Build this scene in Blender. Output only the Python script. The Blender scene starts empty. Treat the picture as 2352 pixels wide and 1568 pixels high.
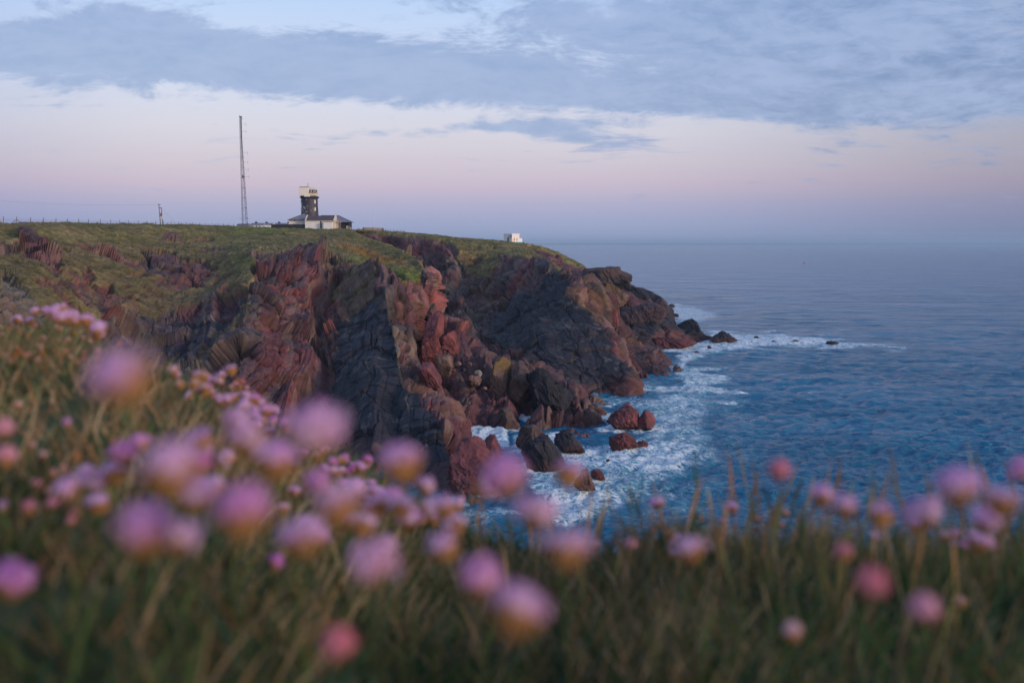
import bpy, math, random
import numpy as np
from mathutils import Vector, Matrix
D2R = math.radians
S = bpy.context.scene
COL = S.collection
random.seed(7)

# ------------------------------------------------------------------ camera, sky, sun, exposure
HC = 40.0                       # height of the camera above the sea, metres
F = 2287.0                      # focal length in units of the 2352 px wide survey of the view
PITCH = math.atan(226.0 / F)
CP, SP = math.cos(PITCH), math.sin(PITCH)
cam_d = bpy.data.cameras.new("camera")
cam = bpy.data.objects.new("camera", cam_d); COL.objects.link(cam); S.camera = cam
cam_d.sensor_width = 36.0; cam_d.lens = F / 2352.0 * 36.0
cam_d.clip_start = 0.05; cam_d.clip_end = 120000.0
cam.location = (0, 0, HC); cam.rotation_euler = (math.pi / 2 - PITCH, 0, 0)
cam_d.dof.use_dof = True; cam_d.dof.focus_distance = 290.0; cam_d.dof.aperture_fstop = 2.8
S.view_settings.view_transform = 'Standard'; S.view_settings.look = 'None'
S.view_settings.exposure = 0.0; S.view_settings.gamma = 1.0
S.render.resolution_x, S.render.resolution_y = 1024, 682
S.cycles.use_denoising = True; S.cycles.max_bounces = 6; S.cycles.transparent_max_bounces = 6
S.cycles.diffuse_bounces = 3; S.cycles.glossy_bounces = 3; S.cycles.volume_bounces = 0
S.cycles.caustics_reflective = False; S.cycles.caustics_refractive = False

def lin(r, g, b):
    f = lambda c: (c / 255.0 / 12.92) if c <= 10 else (((c / 255.0) + 0.055) / 1.055) ** 2.4
    return (f(r), f(g), f(b), 1.0)

def ray(px, py):                # direction through a surveyed point, scaled so that y = 1
    a = (px - 1176.0) / F; b = -(py - 784.0) / F
    y = CP + b * SP
    return a / y, (b * CP - SP) / y
def W(px, py, Y):               # world point at bearing px, elevation py, Y metres away
    u, v = ray(px, py); return (u * Y, Y, HC + v * Y)
def WV(px, py, Y):
    a = (px - 1176.0) / F; b = -(py - 784.0) / F
    y = CP + b * SP
    return np.stack([a / y * Y, Y, HC + (b * CP - SP) / y * Y], -1)
def PX(P):                      # bearing/elevation of world points
    x = P[..., 0]; y = P[..., 1]; z = P[..., 2] - HC
    d = y * CP - z * SP; b = (y * SP + z * CP) / d
    return 1176.0 + F * x / d, 784.0 - F * b
def seaY(py):
    return -HC / ray(0, py)[1]

class NT:                       # small helper for node trees
    def __init__(s, tree): s.t = tree; s.n = tree.nodes; s.l = tree.links; s.n.clear()
    def node(s, kind, **k):
        nd = s.n.new(kind)
        for a, v in k.items(): setattr(nd, a, v)
        return nd
    def put(s, nd, key, v):
        if v is None: return
        if hasattr(v, 'links') or isinstance(v, bpy.types.NodeSocket): s.l.new(v, nd.inputs[key])
        else: nd.inputs[key].default_value = v
    def math(s, op, a, b=None, c=None, clamp=False):
        nd = s.node('ShaderNodeMath', operation=op, use_clamp=clamp)
        s.put(nd, 0, a); s.put(nd, 1, b); s.put(nd, 2, c); return nd.outputs[0]
    def mix(s, f, a, b, mode='MIX'):
        nd = s.node('ShaderNodeMix', data_type='RGBA', blend_type=mode)
        s.put(nd, 0, f); s.put(nd, 6, a); s.put(nd, 7, b); return nd.outputs[2]
    def noise(s, vec, scale, detail=4.0, rough=0.55, dist=0.0):
        nd = s.node('ShaderNodeTexNoise')
        if vec is not None: s.put(nd, 'Vector', vec)
        nd.inputs['Scale'].default_value = scale; nd.inputs['Detail'].default_value = detail
        nd.inputs['Roughness'].default_value = rough; nd.inputs['Distortion'].default_value = dist
        return nd.outputs['Fac']
    def smooth(s, x, lo, hi):
        nd = s.node('ShaderNodeMapRange', interpolation_type='SMOOTHSTEP')
        s.put(nd, 0, x); s.put(nd, 1, lo); s.put(nd, 2, hi); return nd.outputs[0]
    def ramp(s, fac, stops, interp='LINEAR'):
        nd = s.node('ShaderNodeValToRGB'); cr = nd.color_ramp; cr.interpolation = interp
        while len(cr.elements) < len(stops): cr.elements.new(0.5)
        for e, (p, c) in zip(cr.elements, stops): e.position = p; e.color = c
        s.put(nd, 0, fac); return nd.outputs[0]
    def mapping(s, vec, scale=(1, 1, 1), rot=(0, 0, 0), loc=(0, 0, 0)):
        nd = s.node('ShaderNodeMapping'); s.put(nd, 0, vec)
        nd.inputs['Scale'].default_value = scale; nd.inputs['Rotation'].default_value = rot
        nd.inputs['Location'].default_value = loc; return nd.outputs[0]

SUN_EL, SUN_AZ = 14.0, 122.0    # the afterglow: low, behind the camera and to its right (azimuth from +Y towards +X)
world = bpy.data.worlds.new("World"); S.world = world; world.use_nodes = True
w = NT(world.node_tree)
tc = w.node('ShaderNodeTexCoord').outputs['Generated']
sx = w.node('ShaderNodeSeparateXYZ'); w.put(sx, 0, tc)
dx, dy, dz = sx.outputs
ysafe = w.math('MAXIMUM', w.math('ABSOLUTE', dy), 0.15)
U = w.math('DIVIDE', dx, ysafe); V = w.math('DIVIDE', dz, ysafe)
def uv(px, py): return ray(px, py)
# vertical gradient: twilight wedge, pink belt, pale lavender, blue overhead
el = w.math('ARCTAN2', dz, w.math('SQRT', w.math('ADD', w.math('MULTIPLY', dx, dx), w.math('MULTIPLY', dy, dy))))
eln = w.math('DIVIDE', el, math.pi / 2, clamp=True)
dg = lambda d: d / 90.0
grad = w.ramp(eln, [(0.0, lin(146, 163, 198)), (dg(1.2), lin(152, 166, 204)), (dg(2.2), lin(166, 170, 206)), (dg(3.2), lin(190, 179, 205)), (dg(4.3), lin(198, 190, 209)),
                    (dg(6.3), lin(206, 205, 222)), (dg(8.6), lin(204, 211, 234)), (dg(13.5), lin(180, 205, 243)),
                    (dg(28), lin(150, 180, 225)), (dg(60), lin(112, 150, 205)), (1.0, lin(100, 135, 195))])
# towards the right the wedge is dimmer, as in the photograph
azr = w.smooth(U, 0.05, 0.60)
azl = w.smooth(U, -0.30, -0.62)
grad = w.mix(azr, grad, w.mix(1.0, grad, lin(198, 203, 214), 'MULTIPLY'))
grad = w.mix(azl, grad, w.mix(1.0, grad, lin(226, 232, 246), 'MULTIPLY'))
# cloud banks: soft ellipses in bearing/elevation, broken by noise
def blob(px, py, rx, ry, rot, amp):
    u0, v0 = uv(px, py); c, s_ = math.cos(D2R(rot)), math.sin(D2R(rot))
    du = w.math('SUBTRACT', U, u0); dv = w.math('SUBTRACT', V, v0)
    a = w.math('ADD', w.math('MULTIPLY', du, c * F / rx), w.math('MULTIPLY', dv, s_ * F / rx))
    b = w.math('ADD', w.math('MULTIPLY', du, -s_ * F / ry), w.math('MULTIPLY', dv, c * F / ry))
    q = w.math('ADD', w.math('MULTIPLY', a, a), w.math('MULTIPLY', b, b))
    return w.math('MULTIPLY', w.math('EXPONENT', w.math('MULTIPLY', q, -1.0)), amp)
def total(lst):
    t = None
    for b in lst:
        o = blob(*b); t = o if t is None else w.math('ADD', t, o)
    return t
cuv = w.node('ShaderNodeCombineXYZ'); w.put(cuv, 0, U); w.put(cuv, 1, V)
cuv = cuv.outputs[0]
warp = w.node('ShaderNodeTexNoise'); w.put(warp, 'Vector', w.mapping(cuv, (3, 9, 1))); warp.inputs['Scale'].default_value = 1.6; warp.inputs['Detail'].default_value = 3
wv = w.node('ShaderNodeVectorMath', operation='MULTIPLY_ADD'); w.put(wv, 0, warp.outputs['Color']); wv.inputs[1].default_value = (0.12, 0.04, 0); w.put(wv, 2, cuv)
cw = wv.outputs[0]
n1 = w.noise(w.mapping(cw, (6.0, 20, 1), (0, 0, -0.05)), 1.5, 12, 0.66)
n2 = w.noise(w.mapping(cw, (15.0, 42, 1), (0, 0, -0.14), (3, 1, 0)), 2.2, 10, 0.68)
n3 = w.noise(w.mapping(cw, (7, 70, 1), (0, 0, -0.06), (1, 7, 0)), 1.5, 5, 0.55, 0.6)
shape = total([(120, 110, 300, 60, 0, .9), (480, 138, 460, 74, -4, 1.0), (330, 40, 190, 34, -12, .62), (900, 165, 400, 60, -3, .95), (1280, 222, 300, 26, -3, .62),
               (1900, 120, 640, 150, -6, 1.05), (2200, 175, 500, 78, 1, .8), (1330, 50, 190, 75, 0, .62), (1600, 235, 330, 30, -6, .5),
               (2100, 20, 300, 50, 0, .45), (1180, 290, 270, 15, 2, .62), (1330, 315, 190, 22, -6, .66), (765, 322, 70, 10, -6, .5), (100, 243, 170, 6, 0, .3),
               (20, 165, 220, 50, 0, .3), (1300, 155, 150, 26, 0, .1)])
calm = w.math('ADD', .45, w.math('MULTIPLY', w.smooth(V, .085, .14), .55))
dens = w.math('ADD', shape, w.math('MULTIPLY', w.math('MULTIPLY', w.math('SUBTRACT', n1, 0.5), 2.3), calm))
dens = w.math('ADD', dens, w.math('MULTIPLY', w.math('MULTIPLY', w.math('SUBTRACT', n2, 0.5), 1.3), calm))
wisp = w.math('MULTIPLY', w.math('SUBTRACT', n3, 0.5), w.smooth(V, 0.125, 0.095))
dens = w.math('ADD', dens, w.math('MULTIPLY', wisp, 2.2))
over = w.smooth(V, 0.20, 0.45)                      # broken cloud above the frame too
dens = w.math('ADD', dens, w.math('MULTIPLY', over, 0.55))
cm = w.smooth(dens, 0.20, 0.82)
ccol = w.mix(w.smooth(U, -0.1, 0.55), lin(136, 160, 205), lin(108, 135, 182))
ccol = w.mix(w.smooth(w.math('ADD', w.math('MULTIPLY', n1, .6), w.math('MULTIPLY', n2, .4)), 0.40, 0.66), lin(152, 172, 213), ccol)
skyc = w.mix(w.math('MULTIPLY', cm, 0.93), grad, ccol)
# afterglow where the sun went down, behind the camera
gl = w.math('MULTIPLY', w.smooth(w.math('SUBTRACT', w.math('MULTIPLY', dx, 0.72), w.math('MULTIPLY', dy, 0.70)), 0.25, 0.98), w.smooth(eln, 0.5, 0.0))
skyc = w.mix(gl, skyc, (1.25, 0.92, 0.78, 1))
bg1 = w.node('ShaderNodeBackground'); w.put(bg1, 0, skyc); bg1.inputs[1].default_value = 1.0
nish = w.node('ShaderNodeTexSky', sky_type='NISHITA', sun_disc=False, sun_elevation=D2R(2.0), sun_rotation=D2R(SUN_AZ))
bg2 = w.node('ShaderNodeBackground'); w.put(bg2, 0, nish.outputs[0]); bg2.inputs[1].default_value = 0.05
add = w.node('ShaderNodeAddShader'); w.l.new(bg1.outputs[0], add.inputs[0]); w.l.new(bg2.outputs[0], add.inputs[1])
wo = w.node('ShaderNodeOutputWorld'); w.l.new(add.outputs[0], wo.inputs[0])

sun_d = bpy.data.lights.new("sun", 'SUN'); sun = bpy.data.objects.new("sun", sun_d); COL.objects.link(sun)
sun_d.energy = 2.0; sun_d.angle = D2R(12); sun_d.color = (1.0, 0.80, 0.66)
sd = Vector((math.sin(D2R(SUN_AZ)) * math.cos(D2R(SUN_EL)), math.cos(D2R(SUN_AZ)) * math.cos(D2R(SUN_EL)), math.sin(D2R(SUN_EL))))
sun.rotation_euler = sd.to_track_quat('Z', 'Y').to_euler()

# ------------------------------------------------------------------ numeric noise
def _h(ix, iy, iz, k):
    h = (ix.astype(np.uint32) * np.uint32(374761393) + iy.astype(np.uint32) * np.uint32(668265263) + iz.astype(np.uint32) * np.uint32(2147483647) + np.uint32((k * 1013904223 + 12345) & 0xffffffff))
    h = (h ^ (h >> np.uint32(13))) * np.uint32(1274126177); h ^= h >> np.uint32(16)
    h = h * np.uint32(2246822519); h ^= h >> np.uint32(15)
    return h.astype(np.float32) / np.float32(4294967296.0)
def vnoise(P, seed=0):
    P = P.astype(np.float32); I = np.floor(P).astype(np.int64); f = P - I; f = f * f * f * (f * (f * 6 - 15) + 10)
    r = 0
    for a in (0, 1):
        wx = f[:, 0] if a else 1 - f[:, 0]
        for b in (0, 1):
            wy = f[:, 1] if b else 1 - f[:, 1]
            for c in (0, 1):
                wz = f[:, 2] if c else 1 - f[:, 2]
                r = r + _h(I[:, 0] + a, I[:, 1] + b, I[:, 2] + c, seed) * wx * wy * wz
    return r
def fbm(P, scale, octs=4, seed=0, gain=0.5):
    r = 0; a = 1.0; t = 0
    for o in range(octs):
        r = r + a * vnoise(P * (scale * 2.03 ** o) + 17.3 * o, seed + o); t += a; a *= gain
    return r / t                   # 0..1, mean .5
def ridged(P, scale, octs=4, seed=0):
    r = 0; a = 1.0; t = 0
    for o in range(octs):
        r = r + a * (1 - np.abs(2 * vnoise(P * (scale * 2.1 ** o) + 9.1 * o, seed + o) - 1)); t += a; a *= 0.5
    return r / t
def facets(P, scale, seed=0, jit=0.9, cheb=0.0):
    """broken planes: each cell of a cellular pattern gets its own offset and tilt; also the distance to the cell's edge"""
    Q = (P * scale).astype(np.float32); I = np.floor(Q).astype(np.int64)
    n = len(Q); F1 = np.full(n, 9.0, np.float32); F2 = F1.copy(); off = np.zeros(n, np.float32); cid = np.zeros(n, np.float32)
    for a in (-1, 0, 1):
        for b in (-1, 0, 1):
            for c in (-1, 0, 1):
                ix, iy, iz = I[:, 0] + a, I[:, 1] + b, I[:, 2] + c
                dxx = ix + 0.5 + (_h(ix, iy, iz, seed) - .5) * jit - Q[:, 0]
                dyy = iy + 0.5 + (_h(ix, iy, iz, seed + 1) - .5) * jit - Q[:, 1]
                dzz = iz + 0.5 + (_h(ix, iy, iz, seed + 2) - .5) * jit - Q[:, 2]
                d = np.sqrt(dxx * dxx + dyy * dyy + dzz * dzz)
                if cheb: d = d * (1 - cheb) + cheb * np.maximum(np.maximum(np.abs(dxx), np.abs(dyy)), np.abs(dzz))
                h0 = _h(ix, iy, iz, seed + 3); h1 = _h(ix, iy, iz, seed + 4); h2 = _h(ix, iy, iz, seed + 5)
                val = (h0 - .5) + 1.1 * ((h1 - .5) * dxx + (h2 - .5) * dzz + (h0 * h1 - .25) * dyy)
                near = d < F1
                F2 = np.where(near, F1, np.minimum(F2, d)); off = np.where(near, val, off); cid = np.where(near, h2, cid)
                F1 = np.where(near, d, F1)
    return off, F2 - F1, cid
def sstep(x, lo, hi):
    t = np.clip((x - lo) / (hi - lo), 0, 1); return t * t * (3 - 2 * t)
def polysdf(x, y, poly):        # positive inside
    n = len(poly); d = np.full(x.shape, 1e9, np.float32); ins = np.zeros(x.shape, bool)
    for i in range(n):
        ax, ay = poly[i]; bx, by = poly[(i + 1) % n]
        ex, ey = bx - ax, by - ay; wx, wy = x - ax, y - ay
        t = np.clip((wx * ex + wy * ey) / (ex * ex + ey * ey + 1e-9), 0, 1)
        d = np.minimum(d, (wx - ex * t) ** 2 + (wy - ey * t) ** 2)
        cnd = ((ay > y) != (by > y)) & (x < (bx - ax) * (y - ay) / ((by - ay) if by != ay else 1e-9) + ax)
        ins ^= cnd
    d = np.sqrt(d); return np.where(ins, d, -d)
def linesd(x, y, pts):          # distance to a polyline
    d = np.full(x.shape, 1e9, np.float32)
    for (ax, ay), (bx, by) in zip(pts[:-1], pts[1:]):
        ex, ey = bx - ax, by - ay; wx, wy = x - ax, y - ay
        t = np.clip((wx * ex + wy * ey) / (ex * ex + ey * ey + 1e-9), 0, 1)
        d = np.minimum(d, (wx - ex * t) ** 2 + (wy - ey * t) ** 2)
    return np.sqrt(d)

# ------------------------------------------------------------------ objects
def tag(o, label=None, cat=None, group=None, kind=None):
    if label: o['label'] = label
    if cat: o['category'] = cat
    if group: o['group'] = group
    if kind: o['kind'] = kind
    return o
def empty(name, loc, label, cat, group=None):
    o = bpy.data.objects.new(name, None); COL.objects.link(o); o.location = loc
    o.empty_display_size = 0.1
    return tag(o, label, cat, group)
def link(name, me, mat, parent=None, smooth=False):
    if mat is not None and not me.materials: me.materials.append(mat)
    if smooth: me.shade_smooth()
    o = bpy.data.objects.new(name, me); COL.objects.link(o)
    if parent is not None: o.parent = parent
    return o
def grid_mesh(name, P, color=None, extra=None, flip=False):
    R, C = P.shape[:2]
    idx = np.arange(R * C).reshape(R, C)
    q = np.stack([idx[:-1, :-1], idx[1:, :-1], idx[1:, 1:], idx[:-1, 1:]], -1).reshape(-1, 4)
    if flip: q = q[:, ::-1]
    me = bpy.data.meshes.new(name)
    me.vertices.add(R * C); me.vertices.foreach_set('co', P.reshape(-1).astype(np.float32))
    me.loops.add(q.size); me.loops.foreach_set('vertex_index', q.reshape(-1).astype(np.int32))
    me.polygons.add(len(q)); me.polygons.foreach_set('loop_start', (np.arange(len(q)) * 4).astype(np.int32))
    me.update(calc_edges=True)
    if color is not None:
        a = me.color_attributes.new('Col', 'FLOAT_COLOR', 'POINT')
        c4 = np.ones((R * C, 4), np.float32); c4[:, :3] = color.reshape(-1, 3); a.data.foreach_set('color', c4.reshape(-1))
    for k, v in (extra or {}).items():
        a = me.attributes.new(k, 'FLOAT', 'POINT'); a.data.foreach_set('value', v.reshape(-1).astype(np.float32))
    return me
def tri_mesh(name, V_, Fc, color=None):
    me = bpy.data.meshes.new(name); k = Fc.shape[1]
    me.vertices.add(len(V_)); me.vertices.foreach_set('co', np.asarray(V_, np.float32).reshape(-1))
    me.loops.add(Fc.size); me.loops.foreach_set('vertex_index', Fc.reshape(-1).astype(np.int32))
    me.polygons.add(len(Fc)); me.polygons.foreach_set('loop_start', (np.arange(len(Fc)) * k).astype(np.int32))
    me.update(calc_edges=True)
    if color is not None:
        a = me.color_attributes.new('Col', 'FLOAT_COLOR', 'POINT')
        c4 = np.ones((len(V_), 4), np.float32); c4[:, :3] = color; a.data.foreach_set('color', c4.reshape(-1))
    return me
class MB:
    def __init__(s): s.v = []; s.f = []
    def pts(s, vs, fs):
        n = len(s.v); s.v += [tuple(p) for p in vs]; s.f += [tuple(n + i for i in f) for f in fs]; return s
    def box(s, x0, x1, y0, y1, z0, z1, rz=0, at=(0, 0, 0)):
        c, sn = math.cos(rz), math.sin(rz)
        vs = [(x, y, z) for x in (x0, x1) for y in (y0, y1) for z in (z0, z1)]
        vs = [(at[0] + c * x - sn * y, at[1] + sn * x + c * y, at[2] + z) for x, y, z in vs]
        return s.pts(vs, [(0, 1, 3, 2), (4, 6, 7, 5), (0, 4, 5, 1), (2, 3, 7, 6), (0, 2, 6, 4), (1, 5, 7, 3)])
    def hexa(s, b, t):          # bottom 4, top 4 corners
        return s.pts(list(b) + list(t), [(3, 2, 1, 0), (4, 5, 6, 7), (0, 1, 5, 4), (1, 2, 6, 5), (2, 3, 7, 6), (3, 0, 4, 7)])
    def tube(s, path, r, n=6, r2=None):
        path = [Vector(p) for p in path]; rings = []
        for i, p in enumerate(path):
            d = (path[min(i + 1, len(path) - 1)] - path[max(i - 1, 0)]).normalized()
            a = d.orthogonal().normalized(); b = d.cross(a)
            rr = r if r2 is None else r + (r2 - r) * i / (len(path) - 1)
            rings.append([p + (a * math.cos(t) + b * math.sin(t)) * rr for t in [2 * math.pi * k / n for k in range(n)]])
        vs = [q for ring in rings for q in ring]; fs = []
        for i in range(len(path) - 1):
            for k in range(n): fs.append((i * n + k, i * n + (k + 1) % n, (i + 1) * n + (k + 1) % n, (i + 1) * n + k))
        fs.append(tuple(range(n))[::-1]); fs.append(tuple((len(path) - 1) * n + k for k in range(n)))
        return s.pts(vs, fs)
    def lathe(s, prof, c=(0, 0, 0), n=40):
        vs = [(c[0] + r * math.cos(2 * math.pi * k / n), c[1] + r * math.sin(2 * math.pi * k / n), c[2] + z) for r, z in prof for k in range(n)]
        fs = [(i * n + k, i * n + (k + 1) % n, (i + 1) * n + (k + 1) % n, (i + 1) * n + k) for i in range(len(prof) - 1) for k in range(n)]
        fs.append(tuple(range(n))[::-1]); fs.append(tuple((len(prof) - 1) * n + k for k in range(n)))
        return s.pts(vs, fs)
    def build(s, name, mat, parent=None, smooth=False):
        me = bpy.data.meshes.new(name); me.from_pydata(s.v, [], s.f); me.update()
        return link(name, me, mat, parent, smooth)

def new_mat(name):
    m = bpy.data.materials.new(name); m.use_nodes = True; return m, NT(m.node_tree)
def simple_mat(name, col, rough=0.8, var=0.25, scale=2.0, metal=0.0, bump=0.0, bscale=8.0, spec=0.3, trans=0.0, second=None, thr=(0.55, 0.65), sscale=1.0):
    m, t = new_mat(name)
    oc = t.node('ShaderNodeTexCoord').outputs['Object']
    n = t.noise(oc, scale, 5)
    c = t.mix(n, tuple(x * (1 - var) for x in col[:3]) + (1,), tuple(min(1, x * (1 + var)) for x in col[:3]) + (1,))
    if second is not None:
        k = t.smooth(t.noise(oc, sscale, 6, 0.6), thr[0], thr[1]); c = t.mix(k, c, tuple(second[:3]) + (1,))
    b = t.node('ShaderNodeBsdfPrincipled'); t.put(b, 'Base Color', c); b.inputs['Roughness'].default_value = rough
    b.inputs['Metallic'].default_value = metal; b.inputs['Specular IOR Level'].default_value = spec
    if bump:
        bp = t.node('ShaderNodeBump'); bp.inputs['Strength'].default_value = bump; bp.inputs['Distance'].default_value = 0.05
        t.put(bp, 'Height', t.noise(oc, bscale, 4)); t.l.new(bp.outputs[0], b.inputs['Normal'])
    o = t.node('ShaderNodeOutputMaterial')
    if trans:
        tr = t.node('ShaderNodeBsdfTranslucent'); t.put(tr, 0, c)
        mx = t.node('ShaderNodeMixShader'); mx.inputs[0].default_value = trans
        t.l.new(b.outputs[0], mx.inputs[1]); t.l.new(tr.outputs[0], mx.inputs[2]); t.l.new(mx.outputs[0], o.inputs[0])
    else: t.l.new(b.outputs[0], o.inputs[0])
    return m

# rock and turf: colour from the surface's own attribute, broken up by fine grain
def cliff_mat():
    m, t = new_mat('cliff_rock_and_turf')
    oc = t.node('ShaderNodeTexCoord').outputs['Object']
    at = t.node('ShaderNodeAttribute', attribute_name='Col').outputs['Color']
    g = t.node('ShaderNodeAttribute', attribute_name='turf').outputs['Fac']
    n = t.noise(oc, 1.3, 8, 0.7); nf = t.noise(oc, 4.5, 4, 0.7)
    c = t.mix(1.0, at, t.ramp(n, [(0.25, (.62, .62, .64, 1)), (0.5, (1, 1, 1, 1)), (0.75, (1.45, 1.38, 1.30, 1))]), 'MULTIPLY')
    gm = t.noise(t.mapping(oc, (1, 1, 1.6)), .75, 8, .72)
    gcol = t.mix(1.0, at, t.ramp(gm, [(0.30, (.42, .48, .45, 1)), (0.48, (.95, .98, .9, 1)), (0.60, (1.35, 1.25, 1.1, 1)), (0.75, (1.9, 1.6, 1.35, 1))]), 'MULTIPLY')
    c = t.mix(g, c, gcol)
    sp = t.smooth(nf, 0.63, 0.72)
    c = t.mix(t.math('MULTIPLY', sp, 0.35), c, t.mix(g, lin(150, 140, 135), lin(118, 112, 78)))
    b = t.node('ShaderNodeBsdfPrincipled'); t.put(b, 'Base Color', c)
    t.put(b, 'Roughness', t.math('ADD', 0.72, t.math('MULTIPLY', g, 0.25)))
    t.put(b, 'Specular IOR Level', t.math('SUBTRACT', 0.3, t.math('MULTIPLY', g, 0.28)))
    bp = t.node('ShaderNodeBump'); bp.inputs['Strength'].default_value = 0.55; bp.inputs['Distance'].default_value = 0.35
    t.put(bp, 'Height', t.noise(oc, 1.2, 9, 0.62)); t.l.new(bp.outputs[0], b.inputs['Normal'])
    o = t.node('ShaderNodeOutputMaterial'); t.l.new(b.outputs[0], o.inputs[0]); return m
M_CLIFF = cliff_mat()
# ------------------------------------------------------------------ headland surfaces
def cr1(A, ts, axis):           # Catmull-Rom along an axis of a control lattice
    n = A.shape[axis]; i = np.clip(np.floor(ts).astype(int), 0, n - 2); f = (ts - i)
    g = lambda k: np.take(A, np.clip(k, 0, n - 1), axis)
    sh = [1] * A.ndim; sh[axis] = len(ts); f = f.reshape(sh)
    p0, p1, p2, p3 = g(i - 1), g(i), g(i + 1), g(i + 2)
    c = 0.5 * ((2 * p1) + (-p0 + p2) * f + (2 * p0 - 5 * p1 + 4 * p2 - p3) * f ** 2 + (-p0 + 3 * p1 - 3 * p2 + p3) * f ** 3)
    l = p1 + (p2 - p1) * f
    return 0.6 * c + 0.4 * l
def lattice(cols, back, step=1.35):
    """cols: [(px,py,Y)..., footY]; back: (dY,dz) for the hidden ground behind the first row"""
    L = []
    for c, bk in zip(cols, back):
        pts = [tuple(p) for p in c[:-1]]
        x, y, z = W(*pts[0]); Y2 = y + bk[0]; X2 = x * (Y2 / y); Z2 = z + bk[1]
        bx, by = PX(np.array([X2, Y2, Z2]))
        fy = c[-1]; fp = pts[-1][0] + (pts[-1][0] - pts[-2][0]) * 0.3
        v = -(HC + 3.0) / fy
        # elevation whose ray meets z = -3 at that range
        b = (v * CP + SP) / (CP - v * SP); fpy = 784 - F * b
        L.append([(float(bx), float(by), Y2)] + pts + [(fp, fpy, fy)])
    A = np.array(L, float)      # cols x rows x 3
    def params(ax):
        d = np.abs(np.diff(A[:, :, :2], axis=ax)).max(-1)
        seg = d.max(axis=1 - ax); ts = []
        for i, s in enumerate(seg):
            k = max(3, int(min(s, 260) / step)); ts += list(i + np.arange(k) / k)
        return np.array(ts + [len(seg)])
    A2 = cr1(A, params(0), 0); A2 = cr1(A2, params(1), 1)
    return A2
def boxblur(A, r):
    for ax in (0, 1):
        pad = [(0, 0)] * A.ndim; pad[ax] = (r + 1, r); B = np.cumsum(np.pad(A, pad, mode='edge'), axis=ax, dtype=np.float64)
        n = A.shape[ax]; A = (np.take(B, np.arange(2 * r + 1, 2 * r + 1 + n), ax) - np.take(B, np.arange(0, n), ax)) / (2 * r + 1)
    return A
def norms(P):
    P = boxblur(P, 14)
    a = np.gradient(P, axis=0); b = np.gradient(P, axis=1)
    n = np.cross(a, b); n /= np.linalg.norm(n, axis=-1, keepdims=True) + 1e-9
    return n

C_GRASS = np.array([.140, .128, .058]); C_GRASS2 = np.array([.215, .170, .090]); C_MOSS = np.array([.122, .100, .052]); C_BRIGHT = np.array([.125, .175, .045])
C_RED = np.array([.205, .064, .064]); C_DRED = np.array([.140, .046, .050]); C_DARK = np.array([.015, .017, .025]); C_SLATE = np.array([.028, .027, .037])
C_BROWN = np.array([.135, .085, .070]); C_TAN = np.array([.215, .170, .125]); C_PALE = np.array([.30, .27, .235]); C_OCHRE = np.array([.24, .145, .030])
C_STRAW = np.array([.26, .185, .10]); C_ORANGE = np.array([.36, .155, .035]); C_WET = np.array([.105, .042, .038]); C_PURP = np.array([.070, .050, .060])

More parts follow.
